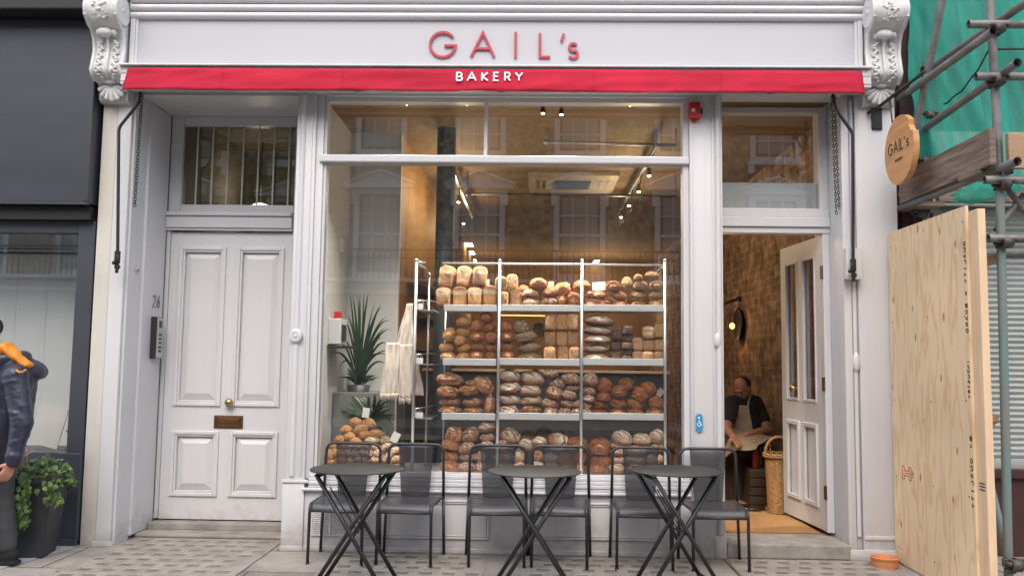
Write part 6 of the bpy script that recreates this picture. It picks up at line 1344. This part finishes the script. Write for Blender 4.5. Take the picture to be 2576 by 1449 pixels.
# goods on the ochre wall
ws_ = thing('wall_shelf', 'dark wooden wall shelves on the ochre wall', 'shelf', (-1.05, 2.6, 1.5))
for z in (1.45, 1.75, 2.05): bm = BM(); box(bm, -1.176, -.97, 1.7, 3.6, z, z+.03, .003); obj('shelf_board', bm, mat('dark_shelf_wood', (.12, .06, .03), .6, .2), ws_)
jb = None
for k in range(14):
    y = 1.78+(k % 7)*.26; z = 1.781 if k < 7 else 2.081
    if jb is None:
        bm = BM(); lathe(bm, [(0, 0), (.05, 0), (.055, .02), (.055, .12), (.04, .14), (.04, .16), (0, .16)], (-1.07, y, z), 'Z', 12); jb = obj('jar', fixn(bm), mat('brown_jar', (.22, .10, .045), .3, .3)); o = jb
    else: o = jb.copy(); col.objects.link(o); o.location = (-1.07, y, z)
    tag(o, 'small brown jar standing on the dark wall shelves', 'jar', 'jars on the wall shelf')

# ================================================================ THINGS INSIDE THE DOORWAY
bk = thing('wicker_basket', 'tall round wicker basket with a loop handle behind the door', 'basket', (2.13, 1.3, .1))
bx, by = at(1960, 1200, 1.30).x, 1.30
bm = BM(); sheet(bm, lambda u, v: Vector((bx+(.098+.018*v+.004*math.sin(v*110)*math.cos(u*6.2832*11))*math.cos(u*6.2832), by+(.098+.018*v+.004*math.sin(v*110)*math.cos(u*6.2832*11))*math.sin(u*6.2832), .101+.47*v)), 66, 60)
bmesh.ops.remove_doubles(bm, verts=bm.verts, dist=.0005); solidify(bm, .008); obj('body', bm, WICK, bk)
bm = BM()
for k in range(2): tube(bm, [(bx+(.126)*math.cos(t), by+.126*math.sin(t), .578+k*.016+.004*math.sin(t*14+k*3)) for t in [6.2832*i/48 for i in range(49)]], .012, 8)
obj('rim', bm, WICK, bk)
bm = BM(); tube(bm, [(bx+.115*math.cos(t), by, .575+.165*math.sin(t)**.8 if math.sin(t) > 0 else .575) for t in [math.pi*i/20 for i in range(21)]], .013, 8); obj('handle', bm, WICK, bk)
cr = thing('bottle_crate', 'dark low crate beside the bench holding bottles', 'crate', (2.14, 1.75, .1)); cx = at(1917, 1200, 1.75).x
bm = BM(); box(bm, cx-.14, cx+.16, 1.62, 1.92, .101, .42, .006)
for k in range(4): box(bm, cx-.145, cx+.165, 1.612, 1.62, .12+k*.078, .18+k*.078, .003)
obj('box', bm, mat('dark_crate_wood', (.06, .035, .02), .7, .3), cr)
for k, (dx, dy, m, lb) in enumerate(((-.07, -.06, REDB, 'red labelled bottle on the crate, nearest the seated man'), (.0, .03, GREEN_B, 'dark glass bottle in the middle of the crate'), (.07, -.05, REDB, 'dark red bottle on the crate beside the wicker basket'), (.11, .08, GREEN_B, 'dark glass bottle at the rear corner of the crate'))):
    t = thing('bottle', lb, 'bottle', (cx+dx, 1.77+dy, .421)); bm = BM(); lathe(bm, [(0, 0), (.032, 0), (.034, .01), (.034, .14), (.028, .17), (.013, .20), (.013, .245), (0, .245)], (cx+dx, 1.77+dy, .421), 'Z', 16); obj('glass_body', fixn(bm), m, t)
    bm = BM(); lathe(bm, [(0, .03), (.015, .03), (.015, 0), (0, 0)], (cx+dx, 1.77+dy, .652), 'Z', 12); obj('cap', fixn(bm), BRASS, t)
be = thing('bench', 'dark wooden bench under the seated man', 'bench', (1.95, 2.2, .1))
bm = BM(); box(bm, 1.35, 2.30, 1.92, 2.45, .50, .54, .005); obj('seat', bm, mat('bench_wood', (.10, .055, .03), .6, .25), be)
bm = BM()
for k in range(5): box(bm, 1.38+k*.18, 1.555+k*.18, 1.97, 1.99, .101, .4995, .003)
obj('front_panel', bm, mat('bench_front_wood', (.08, .05, .03), .7, .3), be)
bm = BM(); p = at(1895, 1262, 1.35); lathe(bm, [(0, 0), (.12, 0), (.13, .02), (.12, .026), (0, .012)], (p.x, 1.45, .102), 'Z', 24); tag(obj('floor_tray', fixn(bm), GREEN_B), 'round dark tray on the floor near the basket', 'tray')
bm = BM(); box(bm, 1.42, 2.17, .385, 1.10, .1005, .112, .004); tag(obj('door_mat', bm, mat('coir_mat', (.40, .215, .085), .95, .15, 40, .6, 200)), 'brown coir mat just inside the open shop door', 'mat')
ct = thing('service_counter', 'tall dark service counter behind the bread rack', 'counter', (.1, 1.95, .1)); bm = BM(); box(bm, -1.175, -1.10, 1.262, 6.0, .101, 1.42, .006); obj('wainscot', bm, mat('dark_wainscot', (.03, .02, .014), .6, .2), shop); bm = BM(); box(bm, -1.0, 1.25, 1.75, 2.15, .101, 1.26, .01); obj('body', bm, mat('dark_counter', (.018, .014, .012), .6, .2), ct); bm = BM(); box(bm, -1.02, 1.27, 1.72, 2.18, 1.261, 1.285, .006); obj('top', bm, BOARDN, ct)

# ================================================================ PEOPLE
def hand(bm, wrist, d, palm_n, s=1.0, curl=.5):
    """palm, four fingers of unequal length and a thumb from the palm's side"""
    d = d.normalized(); n = (palm_n-d*palm_n.dot(d)).normalized(); w = d.cross(n)
    for k, (off, l) in enumerate(((-.030, .068), (-.010, .078), (.010, .073), (.029, .058))):
        b = wrist+d*.088*s+w*off*s; capsule(bm, wrist+d*.01*s+w*off*.5*s, b, .016*s, .0125*s, 8)
        p = b; a = 0
        for q, f in enumerate((.45, .32, .23)):
            a += curl*(.5+.35*q); nd = d*math.cos(a)+n*math.sin(a); e = p+nd*l*f*s*1.05; capsule(bm, p, e, (.0098-.001*q)*s, (.0090-.001*q)*s, 8); p = e
    t0 = wrist+d*.03*s-w*.030*s; t1 = t0+(d*.6-w*.7+n*.3).normalized()*.038*s; t2 = t1+(d*.9-w*.1+n*.4).normalized()*.034*s
    capsule(bm, t0, t1, .014*s, .011*s, 8); capsule(bm, t1, t2, .011*s, .009*s, 8)
def head(bm, c, F, U, s=1.0):
    F = F.normalized(); U = (U-F*U.dot(F)).normalized(); Rr = F.cross(U); M = Matrix((Rr, F, U)).transposed()
    P = lambda r, f, u: c+s*(Rr*r+F*f+U*u)
    ell(bm, P(0, -.012, .030), (.074*s, .094*s, .088*s), M, 3); ell(bm, P(0, .022, -.035), (.060*s, .070*s, .080*s), M, 3); ell(bm, P(0, .055, -.088), (.030*s, .028*s, .026*s), M, 2)
    ell(bm, P(0, .088, -.020), (.014*s, .024*s, .026*s), M, 2); ell(bm, P(0, .083, .015), (.050*s, .016*s, .013*s), M, 2); ell(bm, P(0, .082, -.060), (.025*s, .012*s, .008*s), M, 2)
    for k in (-1, 1): ell(bm, P(k*.074, -.012, -.012), (.010*s, .022*s, .032*s), M, 2)
    return P, M
def eyes(P, M, s, parent):
    for k in (-1, 1): bm = BM(); ell(bm, P(k*.031, .083, -.004), (.012*s, .008*s, .008*s), M, 2); obj('eye', bm, DARKP, parent)
# --- the man walking past on the left, cut by the picture's edge
wm = thing('person', 'man in navy jacket with orange hood lining walking past the planter', 'person', (-3.5, -.72, 0))
yb = -.70; F = V((-.85, -.45, -.22)); hc = V((-3.575, yb-.02, 1.478)); tc_ = V((-3.375, yb, 1.18)); fw = V((-.82, -.57, 0)); lf = V((.57, -.82, 0))
SL, EL, WL = tc_+lf*.19+V((0, 0, .045)), V((-3.185, yb-.19, .935)), V((-3.205, yb-.225, .705))
SR, ER, WR = tc_-lf*.19+V((0, 0, .045)), V((-3.56, yb+.20, .95)), V((-3.68, yb+.12, .76))
bm = BM(); P, M = head(bm, hc, F, V((-.2, 0, 1)))
capsule(bm, hc+V((.035, .01, -.05)), tc_+V((-.02, 0, .09)), .055, .062)
capsule(bm, tc_, tc_+V((-.03, 0, -.2)), .125, .12); capsule(bm, tc_+V((-.03, 0, -.2)), V((-3.47, yb, .82)), .12, .125)
for sh, el, wr, hd in ((SL, EL, WL, V((-.35, -.1, -.9))), (SR, ER, WR, V((-.6, -.2, -.6)))):
    capsule(bm, tc_+V((0, 0, .03)), sh, .08, .062); capsule(bm, sh, el, .052, .042); capsule(bm, el, wr, .042, .029); hand(bm, wr, hd, V((-.8, .5, 0)), .98, .6)
HK = (((-3.49, yb-.09, .80), (-3.575, yb-.10, .43), (-3.57, yb-.10, .10)), ((-3.49, yb+.09, .80), (-3.46, yb+.09, .45), (-3.40, yb+.09, .11)))
for hp, kn, an in HK:
    an = V(an); capsule(bm, hp, kn, .085, .055); capsule(bm, kn, an, .055, .038); capsule(bm, an+V((.02, 0, -.03)), an+V((-.16, 0, -.055)), .042, .03)
obj('body', remesh(bm, .0065, 3), SKIN, wm, 180); eyes(P, M, 1, wm)
bm = BM(); ell(bm, P(0, -.018, .052), (.084, .104, .085), M, 3); obj('cropped_hair', bm, BEAN, wm)
bm = BM()
capsule(bm, tc_+V((0, 0, .03)), tc_+V((-.02, 0, -.22)), .148, .148); capsule(bm, tc_+V((-.02, 0, -.22)), V((-3.46, yb, .77)), .148, .150)
for sh in (SL, SR): capsule(bm, tc_+V((0, 0, .055)), sh, .10, .078)
def sleeve(a, b, r0, r1, n):
    for k in range(n):
        t = k/(n-1); c = a.lerp(b, t); r = (r0+(r1-r0)*t)*(1+.018*(k % 2)); ell(bm, c+V((rnd.uniform(-.006, .006), rnd.uniform(-.006, .006), 0)), (r, r, r*.5), Matrix.Rotation(rnd.uniform(-.4, .4), 3, 'Y'), 2)
    capsule(bm, a, b, r0*.97, r1*.97)
sleeve(SL, EL, .078, .068, 10); sleeve(EL, WL+V((.005, 0, .03)), .068, .050, 10); sleeve(SR, ER, .078, .066, 7); sleeve(ER, WR, .066, .05, 6)
capsule(bm, WL+V((.006, 0, .035)), WL+V((.002, 0, .005)), .053, .050)
nk = tc_+V((-.055, -.01, .135)); tube(bm, [nk+V((.115*math.cos(t), .115*math.sin(t), .035*math.cos(t))) for t in [6.2832*i/24 for i in range(25)]], .042, 10)
ell(bm, tc_+V((.075, .06, .085)), (.10, .14, .066), Matrix.Rotation(R(28), 3, 'Y'), 3); ell(bm, tc_+V((.085, -.09, .07)), (.075, .06, .045), Matrix.Rotation(R(25), 3, 'Y'), 3)
b2 = remesh(bm, .009, 2)
for v in b2.verts: v.co += v.normal*(.005*noise.noise(v.co*9)+.0035*noise.noise(V((v.co.x*16+v.co.z*18, v.co.y*14, v.co.z*26))))
jk = obj('jacket', b2, NAVY, wm, 180)
bm = BM()
for k in range(12): ell(bm, nk+V((.045+.0125*k, -.072+.0025*k, .090-.0105*k)), (.032-.0013*k, .074-.0022*k, .042-.0015*k), Matrix.Rotation(R(38), 3, 'Y'), 2)
b2 = remesh(bm, .007, 2)
for v in b2.verts: v.co += v.normal*.003*math.sin(v.co.x*150+v.co.z*60)
obj('hood_lining', b2, HOODO, jk, 180)
bm = BM(); tube(bm, [nk+fw*.155+lf*.06+V((0, 0, -.05)), nk+fw*.12+lf*.13+V((0, 0, -.02)), nk+fw*.05+lf*.165+V((0, 0, -.01))], .007, 8); q = SL+lf*.085+V((.03, 0, .03)); tube(bm, arc(q+V((-.03, 0, .012)), q+V((.03, 0, .014)), q+V((0, -.01, -.02)), 6), .006, 8); obj('orange_piping', bm, HOODO, jk)
bm = BM()
for hp, kn, an in HK: capsule(bm, hp, kn, .105, .075); capsule(bm, kn, V(an)+V((0, 0, .02)), .075, .062)
capsule(bm, (-3.475, yb, .86), (-3.485, yb, .78), .135, .13); b2 = remesh(bm, .010, 3)
for v in b2.verts: v.co += v.normal*.004*noise.noise(v.co*20)
obj('trousers', b2, TROUS, wm, 180)
bm = BM()
for hp, kn, an in HK: an = V(an); capsule(bm, an+V((.03, 0, -.045)), an+V((-.17, 0, -.058)), .050, .036); box(bm, an.x-.21, an.x+.08, an.y-.045, an.y+.045, .008, .03, .006)
obj('shoes', remesh(bm, .007, 2), BLACKT, wm, 180)
# --- the man seated by the brick wall inside
sm = thing('person', 'bald seated man in black shirt and tan apron inside the doorway', 'person', (2.0, 2.1, .1))
Ys = 2.12; hc = at(1867, 978, Ys-.06); F = V((-.62, -.70, -.42)); bm = BM(); P, M = head(bm, hc, F, V((-.05, -.1, 1)), .98)
ch = V((2.035, Ys, .93)); pv = V((2.06, Ys+.02, .66)); capsule(bm, hc+V((.03, .03, -.06)), V((2.03, Ys, 1.02)), .056, .066); capsule(bm, ch, pv, .135, .14)
A_ = ((2.165, Ys+.08, .985), (2.235, Ys-.10, .745), (1.995, Ys-.30, .715)); B_ = ((1.90, Ys-.09, .985), (1.80, Ys-.28, .76), (1.83, Ys-.42, .70))
for a, b, c in (A_, B_): capsule(bm, ch+V((0, 0, .05)), a, .09, .068); capsule(bm, a, b, .058, .048); capsule(bm, b, c, .047, .031); hand(bm, V(c), V(c)-V(b), V((0, .3, -1)), .98, .5)
for dx, kx in ((.07, 1.72), (-.07, 1.58)): capsule(bm, pv+V((dx, 0, -.02)), V((kx, Ys-.34, .62)), .10, .07); capsule(bm, V((kx, Ys-.34, .62)), V((kx-.03, Ys-.36, .18)), .068, .045); capsule(bm, V((kx-.03, Ys-.36, .15)), V((kx-.12, Ys-.48, .135)), .045, .035)
obj('body', remesh(bm, .0075, 3), SKIND, sm, 180); eyes(P, M, .98, sm)
bm = BM(); ell(bm, P(0, -.026, .036), (.0755, .088, .082), M, 3); obj('cropped_hair', bm, HAIRM, sm)
bm = BM(); ell(bm, P(0, .079, -.047), (.034, .014, .010), M, 2); ell(bm, P(0, .05, -.085), (.038, .035, .030), M, 2); obj('beard', bm, HAIRM, sm)
bm = BM(); capsule(bm, ch+V((0, 0, .0)), pv, .150, .158); 
for a, b, c in (A_, B_): a, b = V(a), V(b); capsule(bm, ch+V((0, 0, .05)), a, .105, .082); capsule(bm, a, a.lerp(b, .62), .076, .072)
b2 = remesh(bm, .01, 3)
for v in b2.verts: v.co += v.normal*.005*noise.noise(v.co*14)
obj('shirt', b2, BLACKT, sm, 180)
n_ = V((-.66, -.75, 0)).normalized(); w_ = V((.75, -.66, 0)).normalized()
bm = BM()
def bib(u, v):
    x = (u-.5)*(.25+.10*v); c = ch+V((0, 0, .045-.33*v)); k = .168*math.cos(x*4.5); return c+w_*x+n_*(k+.008*noise.noise((u*5, v*6, 1)))
sheet(bm, bib, 16, 16); solidify(bm, .004)
for u in (0.02, .98):
    a = bib(u, 0); b = ch+V((0, 0, .13))+w_*(u-.5)*.16; tube(bm, [a, a.lerp(b, .5)+n_*.02, b], .009, 6)
def lap(u, v):
    # over the thighs, then hanging towards the floor
    a = pv+w_*((u-.52)*.70)+V((0, 0, .085+.02)); q = v*(1-.60*max(0, u-.15))
    out = n_*(.14+.40*min(1, q/.6)); dz = -.10*q-.55*max(0, q-.45)-.07*abs(u-.5)*2-.03*math.sin(u*14)*q
    return a+out+V((.05*q*0, 0, dz))+V((.010*noise.noise((u*6, v*4, 2)), .012*math.sin(u*19)*q, .010*noise.noise((u*5, v*5, 7))))
sheet(bm, lap, 24, 24); obj('apron', bm, APRON, sm)
bm = BM()
for dx, kx in ((.07, 1.72), (-.07, 1.58)): capsule(bm, pv+V((dx, 0, -.02)), V((kx, Ys-.34, .62)), .115, .085); capsule(bm, V((kx, Ys-.34, .62)), V((kx-.03, Ys-.36, .22)), .085, .068)
obj('trousers', remesh(bm, .012, 2), TROUS, sm, 180)
# --- someone far inside, only the dark hair shows between the loaves
bp_ = thing('person', 'dark haired person standing deep in the shop behind the rack', 'person', (at(1603, 950, 3.4).x, 3.4, .1)); hc = at(1603, 958, 3.4); x0 = hc.x
bm = BM(); P, M = head(bm, hc, V((-.3, -1, -.1)), V((0, 0, 1))); capsule(bm, hc+V((0, .02, -.07)), V((x0, 3.43, hc.z-.2)), .055, .065); capsule(bm, V((x0, 3.43, hc.z-.32)), V((x0, 3.43, hc.z-.62)), .13, .13)
for s in (-1, 1):
    capsule(bm, V((x0, 3.43, hc.z-.27)), V((x0+s*.17, 3.43, hc.z-.28)), .08, .06); capsule(bm, V((x0+s*.17, 3.43, hc.z-.28)), V((x0+s*.22, 3.40, hc.z-.55)), .055, .045); capsule(bm, V((x0+s*.22, 3.40, hc.z-.55)), V((x0+s*.15, 3.2, hc.z-.62)), .043, .03); hand(bm, V((x0+s*.15, 3.2, hc.z-.62)), V((-s*.2, -1, 0)), V((0, 0, -1)))
    capsule(bm, V((x0+s*.08, 3.43, hc.z-.68)), V((x0+s*.09, 3.43, .5)), .085, .055); capsule(bm, V((x0+s*.09, 3.43, .5)), V((x0+s*.09, 3.43, .18)), .055, .04); capsule(bm, V((x0+s*.09, 3.43, .145)), V((x0+s*.09, 3.30, .135)), .04, .032)
obj('body', remesh(bm, .01, 3), SKIND, bp_, 180); bm = BM(); ell(bm, P(0, -.03, .045), (.086, .10, .085), M, 3); obj('hair', bm, HAIRM, bp_)
bm = BM(); capsule(bm, V((x0, 3.43, hc.z-.30)), V((x0, 3.43, hc.z-.66)), .15, .15)
for s in (-1, 1): capsule(bm, V((x0, 3.43, hc.z-.27)), V((x0+s*.17, 3.43, hc.z-.28)), .095, .075); capsule(bm, V((x0+s*.17, 3.43, hc.z-.28)), V((x0+s*.21, 3.41, hc.z-.48)), .07, .065)
obj('shirt', remesh(bm, .012, 2), BLACKT, bp_, 180)
bm = BM()
for s in (-1, 1): capsule(bm, V((x0+s*.08, 3.43, hc.z-.66)), V((x0+s*.09, 3.43, .5)), .10, .075); capsule(bm, V((x0+s*.09, 3.43, .5)), V((x0+s*.09, 3.43, .2)), .075, .065)
obj('trousers', remesh(bm, .012, 2), TROUS, bp_, 180)

# ================================================================ THE TERRACE ACROSS THE STREET (mirrored in the window)
op = thing('terraced_house', 'brick terrace with white pedimented sash windows, mirrored in the shop glass', 'building', (-2, -14.5, 0))
YO = -14.0
bm = BM(); box(bm, -20, 16, -15, YO, 3.25, 8.7); obj('brick_wall', bm, BRICKO, op)
bm = BM(); box(bm, -20, 16, -15, YO+.03, -.1, 2.95, .01)
for k in range(14): box(bm, -19.5+k*2.45, -19.2+k*2.45, YO+.031, YO+.10, 0, 2.9, .01)
obj('grey_shopfront', bm, mat('opposite_shopfront_paint', (.16, .16, .165), .6, .2, .8), op)
bm = BM(); box(bm, -20, 16, -15, YO+.03, 2.951, 3.249, .01)
box(bm, -20, 16, YO+.0, YO+.16, 3.05, 3.2485, .02); box(bm, -20, 16, YO-.9, YO+.30, 8.701, 9.0, .03); obj('stucco_band', bm, OPW, op)
OPG = mat('opposite_window_glass', (.16, .155, .15), .12, .1)
x0 = -3.74-2.42*6
for i in range(14):
    xc = x0+i*2.42
    if xc > 15.4: break
    for z0, z1, ped in ((3.45, 5.35, True), (6.45, 8.1, False)):
        bm = BM(); frame(bm, xc-.62, xc+.62, z0-.12, z1+.14, .13, YO, YO+.06, .01)
        box(bm, xc-.70, xc+.70, YO, YO+.14, z0-.20, z0-.121, .01)
        for s in (-1, 1): box(bm, xc+s*.62-.07, xc+s*.62+.07, YO+.0605, YO+.13, (z1-.25 if ped else z0-.42), (z1+.14 if ped else z0-.201), .01)
        if ped:
            box(bm, xc-.82, xc+.82, YO, YO+.20, z1+.141, z1+.22, .01); prism(bm, [(xc-.84, z1+.221), (xc+.84, z1+.221), (xc, z1+.56)], YO, YO+.10, 'XZ')
            for s in (-1, 1): tube(bm, [(xc+s*.86, YO+.14, z1+.25), (xc, YO+.14, z1+.58)], .05, 4)
        f_ = obj('window', bm, OPW, op)
        bm = BM(); box(bm, xc-.49, xc+.49, YO, YO+.01, z0+.01, z1+.01); obj('pane', bm, OPG, f_)
        bm = BM()
        for q in (-.17, .17): box(bm, xc+q-.018, xc+q+.018, YO+.011, YO+.035, z0+.01, z1+.01)
        for q in (.25, .5, .75): box(bm, xc-.49, xc+.49, YO+.012, YO+.040, z0+(z1-z0)*q-(.03 if q == .5 else .016), z0+(z1-z0)*q+(.03 if q == .5 else .016))
        obj('glazing_bar', bm, OPW, f_)
        bm = BM(); box(bm, xc-.42, xc+.42, YO+.0102, YO+.0109, z0+.1, z1-.05); obj('blind', bm, BLINDM, f_)
bm = BM(); xx = -20
while xx < 16:
    tube(bm, [(xx, YO+.55, 3.27), (xx, YO+.55, 3.95)], .014, 6); xx += .13
tube(bm, [(-20, YO+.55, 3.95), (16, YO+.55, 3.95)], .025, 6); tube(bm, [(-20, YO+.55, 3.75), (16, YO+.55, 3.75)], .015, 6); obj('balcony_railing', bm, BLACKM, op)
bm = BM(); box(bm, -20, 16, YO, YO+.62, 3.18, 3.268, .02); obj('balcony_slab', bm, OPW, op)
bm = BM(); box(bm, -40, 40, -14.2, -11.2, -.30, -.002); tag(obj('pavement', bm, CONC), 'far pavement along the terrace across the street', 'pavement', kind='structure')
